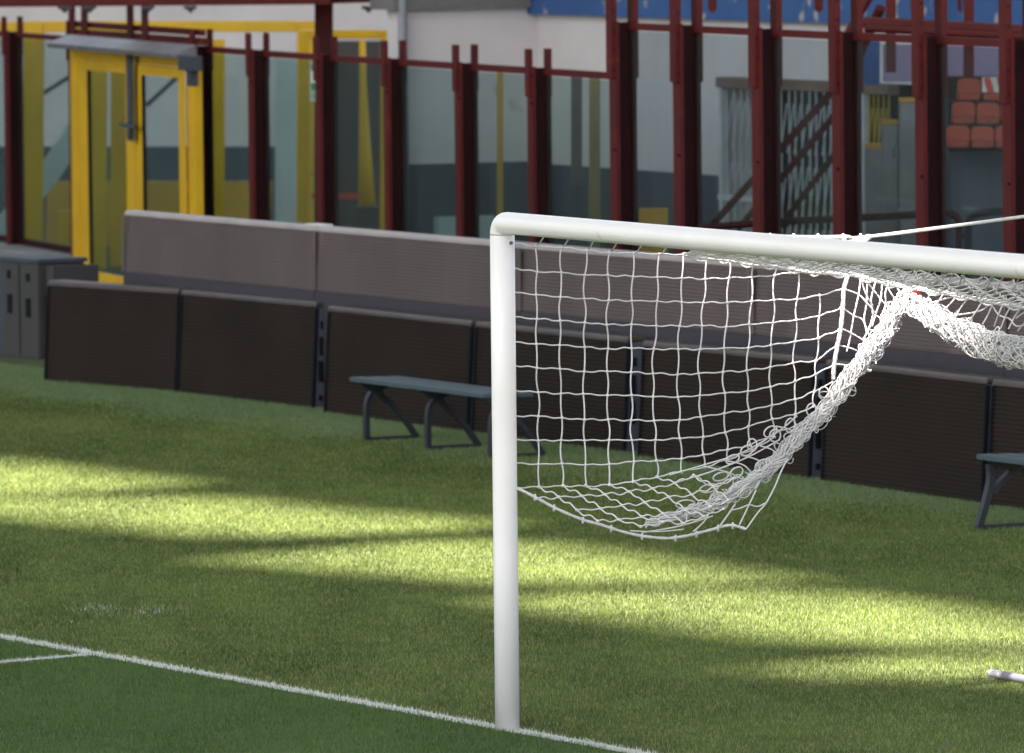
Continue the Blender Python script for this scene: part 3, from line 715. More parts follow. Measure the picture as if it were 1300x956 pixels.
# plinth
mb = MB(); 
for i in range(len(FP) - 1):
    a, b = FP[i], FP[i + 1]; dr = (b - a).normalized(); n = Vector((-dr.y, dr.x, 0))
    if i == 0:
        # stops short of the yellow door
        b = fence_pt(40)[0]
    if i == 1:
        q = fence_pt(96)[0]; mb.prism([a - n * 0.30, q - n * 0.30, q + n * 0.18, a + n * 0.18], Z * ZB)
        a = fence_pt(252)[0]
    mb.prism([a - n * 0.30, b - n * 0.30, b + n * 0.18, a + n * 0.18], Z * ZB)
pl = mb.build('concrete_plinth', M['concrete']); tag(pl, 'rough grey concrete plinth wall that carries the maroon glass fence', 'wall')
def column(px, ztop, zfin, parent, big=False, far_fin=True):
    q, dr, n = fence_pt(px + (7 if big else 5))
    off = 0.070 if big else 0.062; fl = 0.165 if big else 0.135
    q = q + n * off                            # px marks the near flange

    a = MB(); a.box(q - n * off + Z * ZB, dr, fl, n, 0.030, ztop + 0.02 - ZB); post = a.build('post', M['red'], parent, bevel=0.003)
    w = MB(); w.box(q + Z * ZB, dr, 0.03, n, 2 * off - 0.032, ztop + 0.01 - ZB); w.build('web', M['red_dark'], post)  # web and far flange in a darker maroon than the near flange
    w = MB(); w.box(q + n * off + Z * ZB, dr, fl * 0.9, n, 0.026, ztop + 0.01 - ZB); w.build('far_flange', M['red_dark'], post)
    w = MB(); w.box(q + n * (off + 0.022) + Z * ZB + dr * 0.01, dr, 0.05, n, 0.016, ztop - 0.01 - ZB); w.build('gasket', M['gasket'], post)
    fn = MB()
    lo = 0.42 if big else 0.22
    fn.box(q - n * (off + 0.022) + Z * (ztop - lo), dr, 0.12 if big else 0.10, n, 0.034 if not big else 0.05, zfin + lo)
    if far_fin: fn.box(q + n * (off + 0.022) + Z * (ztop - lo) - dr * 0.02, dr, 0.12 if big else 0.10, n, 0.034 if not big else 0.05, zfin + lo)
    build_each(fn, 'fin', M['red'], post, bevel=0.002)
    bt = MB()
    for z in ([ztop - 0.06, ztop - 0.2, ztop - 0.36, ztop + 0.1, ztop + 0.24, ztop - 0.97] if big else [ztop - 0.27, ztop - 0.05]):
        p = q - n * (off + 0.022) + Z * z + dr * (0.05 if big else 0.055); bt.tube([p - dr * 0.01, p + dr * 0.012], 0.012, 8)
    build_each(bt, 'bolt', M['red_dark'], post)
    return q
def bay(px0, px1, z, parent, gl, big=False):
    p, dr, n = fence_pt(px0); q, _, _ = fence_pt(px1)
    off = 0.070 if big else 0.062
    p = p + n * (2 * off - 0.012); q = q + n * (2 * off - 0.012)
    d = (q - p).normalized(); L = (q - p).length; c = (p + q) / 2
    r = MB(); r.box(c + Z * (z - 0.05), d, L - 0.13, n, 0.045, 0.055); r.build('top_rail', M['red'], parent, bevel=0.003)
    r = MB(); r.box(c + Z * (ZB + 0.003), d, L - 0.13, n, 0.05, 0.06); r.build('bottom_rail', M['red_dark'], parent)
    s = MB(); s.box(q - d * 0.09 + Z * (ZB + 0.064), d, 0.035, n, 0.05, z - 0.055 - ZB - 0.066); s.build('glazing_bead', M['red'], parent)
    g = MB(); g.box(c + Z * (ZB + 0.065), d, L - 0.20, n, 0.012, z - 0.055 - ZB - 0.068); g.build('glass_pane', gl, parent)
fq = fence_pt(420)[0]
short = thing('glass_fence', fq + Z * ZB, 'lower maroon steel fence of glass panels between the yellow door and the tall fence', 'fence')
SJ = [318, 404, 490.5, 581, 673.5]
for px in SJ: column(px, ZS, 0.16, short)
column(247, ZS, 0.16, short)
jj = [247] + SJ + [776]
for a, b in zip(jj[:-1], jj[1:]): bay(a, b, ZS, short, M['glass'])
fq = fence_pt(40)[0]
left = thing('glass_fence', fq + Z * ZB, 'maroon steel fence of glass panels left of the yellow door', 'fence')
for px in [-75, 8, 90]: column(px, ZS, 0.16, left)
for a, b in [(-160, -75), (-75, 8), (8, 92)]: bay(a, b, ZS, left, M['glass'])
fq = fence_pt(1000)[0]
tall = thing('tall_glass_fence', fq + Z * ZB, 'taller maroon steel fence of clear glass panels with bolted fins, right of the lower fence', 'fence')
TJ = [777, 858, 958, 1060, 1166, 1277, 1395]
for px in TJ: column(px, ZT, 0.40, tall, True)
for a, b in zip(TJ[:-1], TJ[1:]): bay(a, b, ZT, tall, M['glass_clear'], True)

# yellow door set in the fence
dq, ddr, dn = fence_pt(170)
DO = -0.20                                      # stands a little in front of the fence
def D(px, z, o=DO):
    q, dr, n = fence_pt(px); q, dr, n = fence_pt(px - o * n.x * F / q.y); q = q + n * o; return Vector((q.x, q.y, z))
def dbox(mb, x0, x1, z0, z1, th=0.07, o=DO): mb.prism([D(x0, z0, o), D(x1, z0, o), D(x1, z1, o), D(x0, z1, o)], dn * th)
ZD0, ZD1 = 0.10, 2.36
door = thing('yellow_door', D(170, ZD0), 'yellow glazed double door under a steel canopy in the maroon fence', 'door')
mb = MB(); dbox(mb, 94, 103, ZD0, ZD1); dbox(mb, 103, 241, ZD1 - 0.07, ZD1, 0.075); dbox(mb, 241, 252, ZD0, ZD1); build_each(mb, 'door_jamb', M['yellow'], door, bevel=0.004)
def leaf(x0, x1, w):
    lf = MB(); zo0, zo1, zi0, zi1 = ZD0 + 0.01, ZD1 - 0.075, ZD0 + 0.20, ZD1 - 0.17
    for off in (DO - 0.02, DO + 0.03):
        lf.v += [D(x0, zo0, off), D(x1, zo0, off), D(x1, zo1, off), D(x0, zo1, off), D(x0 + w, zi0, off), D(x1 - w, zi0, off), D(x1 - w, zi1, off), D(x0 + w, zi1, off)]
    for k in range(4):
        j = (k + 1) % 4
        lf.f += [(k, j, 4 + j, 4 + k), (8 + k, 12 + k, 12 + j, 8 + j), (k, 8 + k, 8 + j, j), (4 + k, 4 + j, 12 + j, 12 + k)]
    o = lf.build('door_leaf', M['yellow'], door)
    g = MB(); dbox(g, x0 + w + .4, x1 - w - .4, ZD0 + 0.21, ZD1 - 0.175, 0.012, DO + 0.0); g.build('glass_pane', M['glass'], o)
    g = MB(); dbox(g, x0 + w, x0 + w + 2.2, ZD0 + 0.21, ZD1 - 0.175, 0.02, DO - 0.015); g.build('gasket', M['gasket'], o)
leaf(105, 174.5, 10.5); leaf(175.5, 240, 9)
mb = MB(); dbox(mb, 165.5, 171, 1.58, ZD1 + 0.02, 0.03, DO - 0.09); a = mb.build('lever_bar', M['plate'], door)
mb = MB(); mb.tube([D(158, 1.73, DO - .10), D(176, 1.71, DO - .10)], 0.02, 8); mb.tube([D(168, 1.76, DO - .11), D(168, 1.60, DO - .11)], 0.022, 8); build_each(mb, 'handle', M['plate'], door)
mb = MB()
pr = [D(64, ZD1 + 0.06, DO - 0.28), D(235, ZD1 + 0.06, DO - 0.28)]
a0, a1 = D(66, ZD1 + 0.03, DO - 0.24), D(226, ZD1 + 0.02, DO - 0.24)
mb.prism([a0, a0 + Z * 0.04, a0 + dn * 0.22 + Z * 0.12, a0 + dn * 0.22 + Z * 0.02], a1 - a0)
mb.build('canopy', M['steel'], door, bevel=0.004)
mb = MB(); dbox(mb, 232, 249, ZD1 - 0.08, ZD1 + 0.05, 0.1, DO - 0.2); dbox(mb, 242, 249, ZD1 - 0.22, ZD1 - 0.085, 0.06, DO - 0.16); build_each(mb, 'door_closer', M['plate'], door)
mb = MB(); dbox(mb, 90, 262, ZS + 0.02, ZS + 0.085, 0.06, 0.0); dbox(mb, 90, 262, ZS + 0.10, ZS + 0.16, 0.03, 0.02); build_each(mb, 'header_beam', M['red'], door, bevel=0.003)
mb = MB()
for px in (166, 184.5, 92, 108): dbox(mb, px, px + 6.5, ZS + 0.0, ZS + 0.36, 0.02, -0.025)
build_each(mb, 'fin', M['red'], door)

# grey cabinets at the left, in front of the plinth
def GP(px, py): return ground(px, py)
c0 = GP(5, 452.5); c1 = GP(50, 456.5); cd = (c1 - c0).normalized(); cn = Vector((-cd.y, cd.x, 0))
if cn.dot(B) < 0: cn = -cn
cab = thing('electrical_cabinet', (c0 + c1) / 2, 'grey steel cabinet with slotted doors left of the boards', 'cabinet')
CL = (c1 - c0).length; CH = 0.80
mb = MB(); mb.prism([c0 - Z * 0.0, c1, c1 + cn * 0.45, c0 + cn * 0.45], Z * CH); mb.build('body', M['cabinet'], cab, bevel=0.008)
mb = MB(); mb.prism([c0 - cn * 0.02 - cd * 0.02 + Z * (CH + .002), c1 - cn * 0.02 + cd * 0.02 + Z * (CH + .002), c1 + cn * 0.47 + cd * 0.02 + Z * (CH + .002), c0 + cn * 0.47 - cd * 0.02 + Z * (CH + .002)], Z * 0.035); mb.build('lid', M['plate'], cab, bevel=0.004)
mb = MB()
for fx, fz, w, h in ((0.18, 0.66, 0.05, 0.07), (0.72, 0.645, 0.05, 0.07), (0.20, 0.37, 0.07, 0.16), (0.72, 0.345, 0.07, 0.16)):
    mb.box(c0 + cd * CL * fx + Z * fz - cn * 0.004, cd, w, cn, 0.012, h)
build_each(mb, 'slot', M['black'], cab)
mb = MB(); mb.box(c0 + cd * CL * 0.47 + Z * 0.03 - cn * 0.002, cd, 0.012, cn, 0.006, CH - 0.05); mb.build('door_gap', M['black'], cab)
c2 = c1 + cd * 0.10 + cn * 0.12
mb = MB(); mb.prism([c1 + cd * 0.012 + cn * 0.06, c1 + cd * 0.15 + cn * 0.06, c1 + cd * 0.15 + cn * 0.5, c1 + cd * 0.012 + cn * 0.5], Z * 0.78); mb.build('side_box', M['cabinet'], cab, bevel=0.006)
mb = MB(); mb.box(c1 + cd * 0.08 + cn * 0.056 + Z * 0.28, cd, 0.10, cn, 0.012, 0.26); mb.build('recess', M['black'], cab)
k1 = c0 - cd * 0.03; 
mb = MB(); mb.prism([k1 - cd * 0.8 + cn * .03, k1 + cn * .03, k1 + cn * 0.5, k1 - cd * 0.8 + cn * 0.5], Z * 0.82)
ob = mb.build('electrical_cabinet', M['plate'], None, bevel=0.008); tag(ob, 'dark blue-grey cabinet cut off by the left edge of the photo', 'cabinet')

# ------------------------------------------------------------------ building behind the fence
Y1 = Vector((0, 1, 0))
CW = at(683, 100, 74.0); CW.z = 0
def W1(px, py, o=0.0): return on_plane(px, py, CW + B * o, B)     # right-hand wall, parallel to the boards
def W2(px, py, o=0.0): return on_plane(px, py, CW - G * 0 + G * o, G)    # left-hand wall, square to it
def wl(fn_p, d, t0, t1, z0, z1, ext):            # upright slab
    a = fn_p + d * t0; b = fn_p + d * t1
    return [a + Z * z0, b + Z * z0, b + Z * z1, a + Z * z1], ext
def slabW(name, p, d, t0, t1, z0, z1, ext, m, label, cat, group=None):
    mb = MB(); mb.prism(*wl(p, d, t0, t1, z0, z1, ext)); return tag(mb.build(name, m), label, cat, group)
zb = W1(693, 18.5).z; zd = 1.40
bl = thing('stand_building', CW, 'off-white plastered stand building with blue fascia and slate dado behind the glass fence', 'building')
def bpart(name, p, d, t0, t1, z0, z1, ext, m):
    mb = MB(); mb.prism(*wl(p, d, t0, t1, z0, z1, ext)); return mb.build(name, m, bl)
tg0 = (W1(924, 200) - CW).dot(NG); tg1 = (W1(1122, 200) - CW).dot(NG); te = 13.0
bpart('right_wall', CW, NG, -0.6, tg0, 0, zb, B * 0.3, M['plaster'])
bpart('right_wall', CW, NG, tg0, te, 2.25, zb, B * 0.3, M['plaster'])
bpart('right_wall', CW, NG, tg1 + 0.95, te, 0, 2.245, B * 0.3, M['dado'])
bpart('dado', CW - B * 0.012, NG, 0.015, tg0, 0, zd, B * 0.01, M['dado'])
bpart('blue_fascia', CW - B * 0.10, NG, -0.1, te, zb + 0.003, zb + 0.55, B * 0.5, M['blue'])
bpart('upper_wall', CW - B * 0.06, NG, -0.1, te, zb + 0.553, zb + 2.5, B * 0.4, M['concrete'])
tw = (W2(511, 100) - CW).dot(-B)
bpart('left_wall', CW + B * 0.28 , -B, 0.0, tw + 0.29, 0, zb + 0.06, G * 0.3, M['plaster'])
bpart('dado', CW - G * 0.012 - B * 0.03, -B, 0.0, tw, 0, zd + 0.02, G * 0.01, M['dado'])
bpart('concrete_band', CW - G * 0.10 - B * 0.11, -B, 0.0, tw + 0.02, zb + 0.063, zb + 2.0, G * 0.5, M['concrete_band'])
mb = MB(); q = CW - B * (tw + 0.03) - G * 0.08; mb.tube([q, q + Z * 4], 0.045, 10); mb.build('downpipe', M['pipe'], bl, smooth=True)
# pale broad panel low on the left wall
bpart('wall_box', CW - G * 0.13 - B * 0.5, -B, 0.0, 0.55, 0, 0.95, G * 0.11, M['pale'])

# dark passage behind the lattice gate
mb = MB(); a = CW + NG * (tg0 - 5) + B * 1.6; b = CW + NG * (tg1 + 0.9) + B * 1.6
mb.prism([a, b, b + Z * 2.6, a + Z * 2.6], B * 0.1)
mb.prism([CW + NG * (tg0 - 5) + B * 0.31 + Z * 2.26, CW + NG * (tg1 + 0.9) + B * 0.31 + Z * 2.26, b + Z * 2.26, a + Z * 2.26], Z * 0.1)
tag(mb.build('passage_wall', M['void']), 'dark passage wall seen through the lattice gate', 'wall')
mb = MB(); zg = 2.20
def lattice(label, t0, t1, m, n, zlo=0.02, zhi=2.16):
    t = thing('lattice_gate', CW + NG * (t0 + t1) / 2 - B * 0.06, label, 'gate')
    mb = MB(); o = CW - B * 0.06
    for k in range(n):
        x = t0 + (t1 - t0) * (k + 0.5) / n
        wob = random.uniform(-0.012, 0.012)
        mb.box(o + NG * (x + wob) + Z * zlo, NG, 0.014, B, 0.010, zhi - zlo)
    mb.build('upright', m, t)['kind'] = 'stuff'
    mb = MB(); hh = 0.62; w = (t1 - t0) / n
    for lv in range(4):
        for k in range(n - 1):
            x = t0 + w * (k + 0.5); z = zlo + 0.05 + lv * 0.52
            a = o - B * 0.016 + NG * x + Z * z; b = o - B * 0.016 + NG * (x + w) + Z * (z + 0.42)
            mb.tube([a, b], 0.007, 4)
    mb.build('scissor_brace', m, t)
    mb = MB(); mb.box(o + NG * (t0 + t1) / 2 + Z * (zhi + .002), NG, t1 - t0 + 0.1, B, 0.10, 0.085); mb.build('top_rail', M['rust'], t)
    mb = MB(); mb.box(o + NG * (t0 - 0.02), NG, 0.05, B, 0.06, zhi); mb.box(o - B * 0.03 + NG * (t0 + 0.4) + Z * 1.2, NG, 0.9, B, 0.02, 0.05); build_each(mb, 'lattice_bar', M['lattice'], t)
lattice('grey folding lattice gate behind the tall glass fence', tg0 + 0.05, tg1 - 0.25, M['lattice'], 20)
lattice('narrow yellow folding lattice gate right of the grey one', tg1 - 0.18, tg1 + 0.25, M['lattice_yellow'], 5)

# helpers for boxes standing at a given distance behind the fence
def slab(mb, x0, y0, x1, y1, depth, th, zfloor=False, slope=0):
    a = at(x0, y0, depth); b = at(x1, y0 + slope, depth); c = at(x1, y1 + slope, depth); d = at(x0, y1, depth)
    if zfloor: c.z = d.z = 0
    return mb.prism([a, b, c, d], Y1 * th)
def single(name, m, rects, depth, th, label, cat, group=None, zfloor=False, bevel=0.0):
    mb = MB()
    for r in rects: slab(mb, *r, depth, th, zfloor)
    return tag(mb.build(name, m, bevel=bevel), label, cat, group)
# concrete bollard pillars
for x0, x1, y, d, lab in [(1099, 1120, 188, 64.5, 'short concrete pillar with a yellow top beside the yellow lattice gate'), (1121, 1140, 158, 63.8, 'middle-height concrete pillar between the short and the tall one'), (1143, 1167, 130, 63.0, 'tallest concrete pillar, right of the other two')]:
    a = at(x0, y, d); b = at(x1, y, d); c = (a + b) / 2
    t = thing('concrete_pillar', Vector((c.x, c.y + .15, 0)), lab, 'pillar', 'concrete pillars behind the tall fence')
    mb = MB(); w = (b - a).length; mb.box(Vector((c.x, c.y + 0.15, 0)), (1, 0, 0), w, (0, 1, 0), 0.3, a.z); mb.build('shaft', M['concrete'], t, bevel=0.01)
    mb = MB(); mb.box(Vector((c.x, c.y + 0.15, a.z + .002)), (1, 0, 0), w * 1.02, (0, 1, 0), 0.31, 0.028); mb.build('cap', M['ochre'], t)
# stair stringers and rails
stair = thing('steel_stair', at(1000, 280, 66) * 1.0, 'maroon steel stair with sloping stringers in front of the lattice gate', 'stair')
for (a, b, r) in [((905, 285), (1082, 88), 0.028), ((936, 292), (1084, 118), 0.026), ((990, 288), (1068, 185), 0.024)]:
    mb = MB(); p, q = at(*a, 66.2), at(*b, 64.6); dd = (q - p).normalized(); sd = dd.cross(Y1).normalized()
    mb.prism([p + sd * r, q + sd * r, q - sd * r, p - sd * r], Y1 * 0.06); mb.build('stringer', M['red'], stair)
mb = MB(); p, q = at(1082, 88, 64.6), at(1118, 10, 64.2); mb.tube([p, q], 0.04, 8); mb.tube([at(1066, 60, 64.3), at(1110, -14, 64.2)], 0.034, 8); build_each(mb, 'handrail', M['red'], stair)
mb = MB(); mb.tube(catmull([at(888, 289, 61.5), at(1000, 281, 61.0), at(1100, 276, 60.6), at(1190, 271.5, 60.2), at(1208, 272, 60.2), at(1217, 280, 60.2), at(1218, 300, 60.2), at(1218, 420, 60.2)], 5), 0.028, 8)
tag(mb.build('barrier_rail', M['red_dark'], smooth=True), 'long dark maroon barrier rail bending down at its right end', 'rail')
mb = MB(); mb.tube(catmull([at(1229, 420, 59.6), at(1229, 300, 59.6), at(1230, 281, 59.6), at(1240, 272, 59.6), at(1262, 269, 59.5), at(1300, 267, 59.3), at(1400, 262, 59)], 5), 0.028, 8)
mb.tube([at(1229, 300, 59.6), at(1219, 300, 59.6)], 0.018, 8)
tag(mb.build('barrier_rail', M['black'], smooth=True), 'black hooped barrier rail near the right edge behind the fence', 'rail')
# seats and steps built behind the right-hand bays for a reflection in them
mb = MB(); 
seatblk = thing('seat_terrace', at(1245, 330, 62), 'terrace of orange-red seats added for a reflection in the last glass bay', 'seating')
mb = MB(); slab(mb, 1207, 192, 1420, 470, 62.3, 0.6); mb.build('terrace_wall', M['dado'], seatblk)
for k, y in enumerate((178, 148, 118)):
    dd = 62.2 + 0.6 * k
    mb = MB(); slab(mb, 1206, y - 20, 1420, y + 14, dd, 0.35); mb.build('step', M['void'], seatblk)
    for j in range(7):
        x0 = 1203 + j * 31 + 7 * k; mb = MB(); mb.prism([at(x0 + 13.5 + 15 * math.copysign(abs(math.cos(q)) ** 0.4, math.cos(q)), y - 5 - 13.5 * math.copysign(abs(math.sin(q)) ** 0.5, math.sin(q)) + (j % 2), dd - 0.10) for q in [math.pi * 2 * i / 20 for i in range(20)]], Y1 * 0.06); slab(mb, x0, y + 2, x0 + 27, y + 9, dd - 0.42, 0.30)
        mb.build('seat', M['seat'], seatblk, bevel=0.01)
single('lilac_reflection', M['lilac'], [(1121, 57, 1420, 104)], 64.6, 0.05, 'lilac panel painted in for a reflected band above the orange-red seats', 'reflected band')  # lilac reflection in the glass made as a panel
st = thing('hazard_board', at(1262, 108, 62), 'small red and white striped board near the right edge', 'board')
mb = MB(); slab(mb, 1247, 98, 1292, 117, 62, 0.02); mb.build('plate', M['signwhite'], st)
mb = MB()
for k in range(3): mb.prism([at(1249 + k * 16, 98.5, 61.98), at(1257 + k * 16, 98.5, 61.98), at(1262 + k * 16, 116.5, 61.98), at(1254 + k * 16, 116.5, 61.98)], Y1 * 0.015)
build_each(mb, 'stripe', M['strap'], st)
single('blue_panel', M['blue'], [(1096, 52, 1117, 108)], 65.2, 0.05, 'small blue panel behind the tall fence above the pillars', 'panel')
# overhead frame at the upper right
tr = thing('overhead_frame', at(1200, 60, 62.5), 'maroon overhead steel frame with hangers at the upper right', 'steel frame')
mb = MB(); mb.tube([at(1100, 29, 63), at(1420, 46, 61)], 0.05, 6); mb.build('upper_chord', M['red'], tr)
mb = MB(); mb.tube([at(1100, 36, 62.6), at(1420, 54, 60.8)], 0.03, 6); mb.build('lower_chord', M['red'], tr)
for x, y in ((1125, 92), (1224, 98)):
    mb = MB(); slab(mb, x, -40, x + 12.5, y, 63.3, 0.12); mb.build('hanger', M['red'], tr)
for x in (899, 1034, 1156, 1216, 1294):
    mb = MB(); slab(mb, x, -20, x + 11, 12, 66.5, 0.05); 
    mb.prism([at(x, 12, 66.5), at(x + 11, 12, 66.5), at(x + 5.5, 17, 66.5)], Y1 * 0.05)
    tag(mb.build('bracket', M['red']), 'small maroon bracket on the blue fascia', 'bracket', 'small maroon brackets along the fascia')

# ---- left-hand background
single('rear_wall', M['plaster'], [(-120, -60, 520, 186)], 93, 0.3, 'off-white wall far behind the left fence', 'wall')
mb = MB(); slab(mb, -120, 186.5, 520, 520, 92.9, 0.3, True); tag(mb.build('dark_wall_base', M['dado']), 'dark slate lower wall behind the yellow door and left fence', 'wall')
single('low_ochre_wall', M['ochre'], [(60, 231, 345, 480)], 89, 0.25, 'low ochre wall behind the yellow door', 'wall', zfloor=True)
def portal(x0, x1, yt, w, depth, beam_h, label, th=0.22, left=True):
    t = thing('yellow_portal', at((x0 + x1) / 2, 400, depth) * 1.0, label, 'portal frame', 'yellow portal frames behind the fence')
    if left: mb = MB(); slab(mb, x0, yt, x0 + w, 460, depth, th, True); mb.build('post', M['yellow'], t, bevel=0.01)
    mb = MB(); slab(mb, x1 - w, yt, x1, 460, depth, th, True); mb.build('post', M['yellow'], t, bevel=0.01)
    mb = MB(); slab(mb, x0 + (w if left else 0), yt, x1 - w, yt + beam_h, depth, th, slope=-0.5); mb.build('beam', M['yellow'], t, bevel=0.01)
portal(30, 402, 27, 25, 86, 14, 'broad yellow steel portal whose beam runs above the yellow door')
mb = MB(); slab(mb, -120, 28, 29.5, 42, 86, 0.2); tag(mb.build('yellow_beam', M['yellow'], bevel=0.01), 'yellow beam running off at the left edge above the fence', 'beam')
portal(381, 495, 38.5, 12, 80, 11, 'narrower yellow steel portal right of the broad one, beside the maroon column')
single('yellow_post', M['yellow'], [(264, 50, 285, 460)], 83, 0.2, 'slim yellow post seen through the bay right of the door', 'post', zfloor=True)
single('pale_column', M['pale'], [(350, 66, 376, 460)], 84, 0.3, 'pale blue-white column behind the second bay', 'column', zfloor=True)
mb = MB(); mb.tube([at(460, 50, 81), at(461, 110, 81), at(463, 190, 81), at(466, 262, 81)], [0.03, 0.035, 0.06, 0.085], 14)  # tapered cone added to give a yellow glow solid shape
tag(mb.build('yellow_glow_cone', M['yellow'], smooth=True), 'tapered yellow cone giving shape to a glow in the third glass bay', 'post')
single('grey_box', M['cabinet'], [(452, 263, 492, 460)], 80.5, 0.4, 'dark grey box at the foot of the yellow glow cone', 'box', zfloor=True)
single('red_rail', M['strap'], [(396, 246, 460, 252)], 82.5, 0.05, 'thin red rail low behind the third bay', 'rail')
single('grey_screen_wall', M['cabinet'], [(404, 52, 488, 262)], 91, 0.2, 'grey panel inside the narrower yellow portal', 'panel', zfloor=True)
# thin coloured strips, painted in for reflections in bays four to six
single('ochre_glow_strip', M['ochre'], [(631, 90, 639, 460)], 70.5, 0.1, 'slim ochre strip painted in for a yellow glow in the fifth glass bay', 'post', zfloor=True)
single('pale_reflection_strip', M['ochre_dim'], [(748, 95, 762, 460)], 67.5, 0.1, 'pale ochre strip painted in for a soft reflection in the sixth glass bay', 'post', zfloor=True)
single('pink_reflection_strip', M['led_rear'], [(725, 95, 739, 236)], 68.5, 0.1, 'dull pink strip painted in for a reflected streak in the sixth glass bay', 'panel')
single('ochre_box', M['ochre'], [(812, 266, 848, 460)], 66.0, 0.3, 'ochre box low behind the first tall bay', 'box', zfloor=True)
# stairs at far left
mb = MB()
for (a, b, r) in [((56, 228), (98, 166), 0.12)]:
    p, q = at(*a, 87), at(*b, 87); sd = (q - p).normalized().cross(Y1).normalized(); mb.prism([p + sd * r, q + sd * r, q - sd * r, p - sd * r], Y1 * 0.2)
p, q = at(-30, 330, 87), at(56, 228, 87); sd = (q - p).normalized().cross(Y1).normalized(); mb.prism([p + sd * .12, q + sd * .12, q - sd * .12, p - sd * .12], Y1 * 0.2)
tag(mb.build('stair_stringer', M['pale']), 'pale sloping stair edge behind the bay left of the door', 'stair')
mb = MB(); mb.tube([at(40, 128, 87.4), at(97, 92, 87.4)], 0.025, 6); tag(mb.build('handrail', M['plate']), 'thin dark sloping handrail in the bay left of the yellow door', 'handrail')
mb = MB(); mb.tube([at(186, 134, 88), at(246, 78, 88)], 0.025, 6); tag(mb.build('handrail', M['plate']), 'thin dark sloping handrail behind the right leaf of the yellow door', 'handrail')
single('yellow_block', M['yellow'], [(74, 268, 96, 460)], 85, 0.3, 'low yellow block left of the door behind the glass', 'block', zfloor=True)
single('yellow_screen', M['yellow'], [(114, 62, 136, 460)], 84, 0.1, 'yellow upright panel behind the left door leaf', 'panel', zfloor=True)
single('yellow_screen', M['yellow'], [(141, 66, 173, 460)], 84.5, 0.1, 'yellow upright panel behind the meeting stiles of the door', 'panel', zfloor=True)
# beams and column above
bm_ = thing('maroon_gantry', at(300, 5, 76), 'maroon gantry beam along the top left with a heavy column', 'gantry')
mb = MB(); p0, p1 = at(-60, 9.5, 76), at(420, 5.5, 76); mb.prism([p0, p1, p1 + Z * 0.5, p0 + Z * 0.5], Y1 * 0.25); mb.build('beam', M['red'], bm_)
mb = MB(); p0, p1 = at(422, 4.5, 76.3), at(503, 2.5, 76.3); mb.prism([p0, p1, p1 + Z * 0.5, p0 + Z * 0.5], Y1 * 0.25); mb.build('beam', M['red'], bm_)
mb = MB(); slab(mb, 399.5, -40, 422.5, 460, 76.8, 0.2, True); mb.build('column', M['red'], bm_, bevel=0.006)
for x in (80, 112, 186, 240, 466):
    mb = MB(); slab(mb, x - 7, 8, x + 9, 11.5, 75.9, 0.2); mb.prism([at(x - 4, 11.6, 76), at(x + 7, 11.6, 76), at(x + 2, 17, 76)], Y1 * 0.1); mb.build('lamp_bracket', M['plate'], bm_)
mb = MB(); slab(mb, 493, 2, 504, 90, 76.6, 0.12); mb.build('hanger', M['red'], bm_)
# emergency exit sign on the glass of the second bay
ep = lambda x, y: on_plane(x, y, fence_pt(395)[0] + fence_pt(395)[2] * 0.108, fence_pt(395)[2])
en = fence_pt(395)[2]
sg = thing('exit_sign', ep(398, 128), 'small green and white emergency exit sign fixed to the glass of the second bay', 'sign')
mb = MB(); mb.prism([ep(393.5, 77), ep(404.5, 78), ep(404.5, 129.5), ep(393.5, 128.5)], en * 0.004); mb.build('plate', M['signwhite'], sg)
en2 = -en * 0.003
def sgn(pts, name, m):
    mb = MB(); mb.prism([ep(x, y) + en2 for x, y in pts], en * 0.002); mb.build(name, m, sg)
sgn([(395.5, 81), (404.4, 81.5), (404.4, 115), (395.5, 114.5)], 'field', M['green'])
en2 = -en * 0.006
sgn([(395.5, 90), (401.5, 90.5), (401.5, 105.5), (395.5, 105)], 'pictogram', M['signwhite'])
sgn([(401.5, 95), (404.3, 95.2), (404.3, 100), (401.5, 100)], 'pictogram', M['signwhite'])
sgn([(396.5, 119), (402.5, 119.3), (402.5, 120.6), (396.5, 120.4)], 'text_line', M['green'])
sgn([(396.5, 123), (402.5, 123.3), (402.5, 124.6), (396.5, 124.4)], 'text_line', M['green'])

# ------------------------------------------------------------------ outside the frame: added roof sheet with gaps cut for sun patches, bounce sheet, stand
SUN_AZ = Vector((-0.50, -0.86, 0)).normalized(); EL = R(50)
TS = SUN_AZ * math.cos(EL) + Z * math.sin(EL)
PATCH = [  # outlines of the sun patches, cut as holes in the added roof
    [(-80, 578), (0, 584), (120, 601), (235, 614), (130, 626), (-80, 630)],
    [(-80, 636), (120, 633), (250, 632), (400, 647), (520, 657), (640, 668), (520, 677), (300, 683), (120, 668), (0, 657), (-80, 652)],
    [(262, 712), (420, 699), (560, 688), (700, 692), (850, 716), (1010, 739), (850, 743), (660, 741), (560, 736), (400, 722)],
    [(620, 762), (800, 752), (1000, 752), (1150, 766), (1300, 790), (1420, 806), (1420, 836), (1300, 824), (1050, 816), (900, 801), (760, 782)],
    [(960, 850), (1100, 838), (1260, 834), (1420, 842), (1420, 876), (1250, 866), (1080, 861)]]
HR = 34.0
def up(p): return p + TS * ((HR - p.z) / TS.z)
outer = [up(Vector(q)) for q in [(-8, 26, 0), (26, 26, 0), (26, 125, 0), (-48, 125, 0), (-48, 76, 0), (-14, 66, 0), (-9, 60, 0)]]
cu = bpy.data.curves.new('roof', 'CURVE'); cu.dimensions = '2D'; cu.fill_mode = 'BOTH'; cu.extrude = 0.06
oc = outer[0]
def spl(pts):
    s = cu.splines.new('POLY'); s.points.add(len(pts) - 1)
    for q, p in zip(s.points, pts): q.co = (p.x - oc.x, p.y - oc.y, 0, 1)
    s.use_cyclic_u = True
spl(outer)
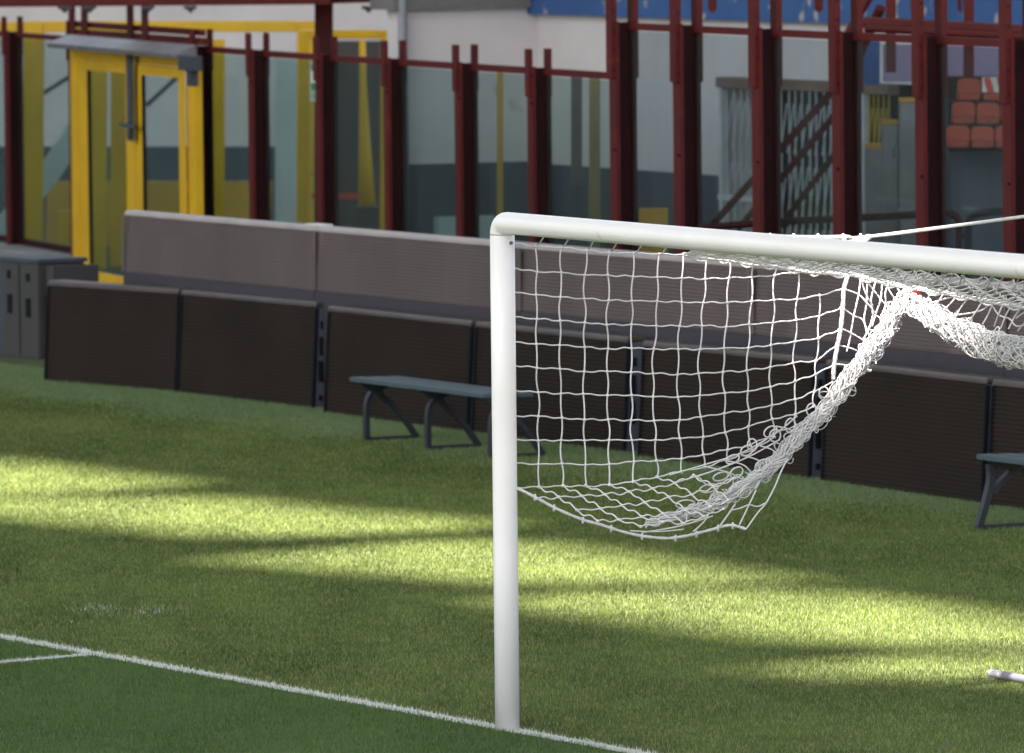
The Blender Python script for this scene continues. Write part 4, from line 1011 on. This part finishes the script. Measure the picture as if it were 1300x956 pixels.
for pt in PATCH:
    cps = [ground(x, y) for x, y in pt]; cps = catmull(cps + [cps[0]], 5)[:-1]
    spl([up(p) for p in cps])
co = bpy.data.objects.new('roof_tmp', cu); COL.objects.link(co)
bpy.context.view_layer.update()
me = bpy.data.meshes.new_from_object(co.evaluated_get(bpy.context.evaluated_depsgraph_get()))
COL.objects.unlink(co); bpy.data.objects.remove(co)
me.materials.clear(); me.materials.append(M['roof']); me.name = 'shade_roof'
ro = bpy.data.objects.new('shade_roof', me); COL.objects.link(ro); ro.location = oc
tag(ro, 'unseen grey roof sheet added to shade the view, gaps cut for sun streaks', 'roof')
# unseen beige sheet added to bounce warm light at the goal's right side
sheet('warm_bounce_sheet', [(9.6, -30, 0.004), (60, -30, 0.004), (60, 52, 0.004), (9.6, 52, 0.004)], M['stand'])
# far stand to the left, mirrored in the glass
mb = MB()
for k in range(10):
    c = Vector((-24, 112, 0)); d = Vector((0.45, 0.89, 0)); n = Vector((-0.89, 0.45, 0))
    mb.box(c + n * (k * 1.6), d, 70, n, 1.58, 2.0 + k * 1.3)
tag(mb.build('far_stand', M['dado']), 'far dark stand beyond the left corner', 'stand')

# ------------------------------------------------------------------ light
w = bpy.data.worlds.new('World'); sc.world = w; w.use_nodes = True
nt = w.node_tree; bg = nt.nodes['Background']; sky = nt.nodes.new('ShaderNodeTexSky'); sky.sky_type = 'NISHITA'
sky.sun_disc = False; sky.sun_elevation = EL; sky.sun_rotation = math.atan2(SUN_AZ.x, SUN_AZ.y)
sky.air_density = 1.0; sky.dust_density = 2.5; sky.ozone_density = 1.0
hs = nt.nodes.new('ShaderNodeHueSaturation'); hs.inputs['Saturation'].default_value = 0.46
nt.links.new(sky.outputs['Color'], hs.inputs['Color']); nt.links.new(hs.outputs['Color'], bg.inputs['Color']); bg.inputs['Strength'].default_value = 0.05
sl = bpy.data.lights.new('sun', 'SUN'); sl.energy = 5.0; sl.angle = R(1.1); sl.color = (1.0, 0.88, 0.80)
so = bpy.data.objects.new('sun', sl); COL.objects.link(so); so.rotation_euler = TS.to_track_quat('Z', 'Y').to_euler(); so.location = (0, 0, 60)
vs = sc.view_settings; vs.view_transform = 'Standard'; vs.look = 'None'; vs.gamma = 1; vs.use_curve_mapping = False; vs.exposure = 2.74
cy = sc.cycles; cy.max_bounces = 8; cy.transparent_max_bounces = 16; cy.use_denoising = True; cy.sample_clamp_indirect = 6
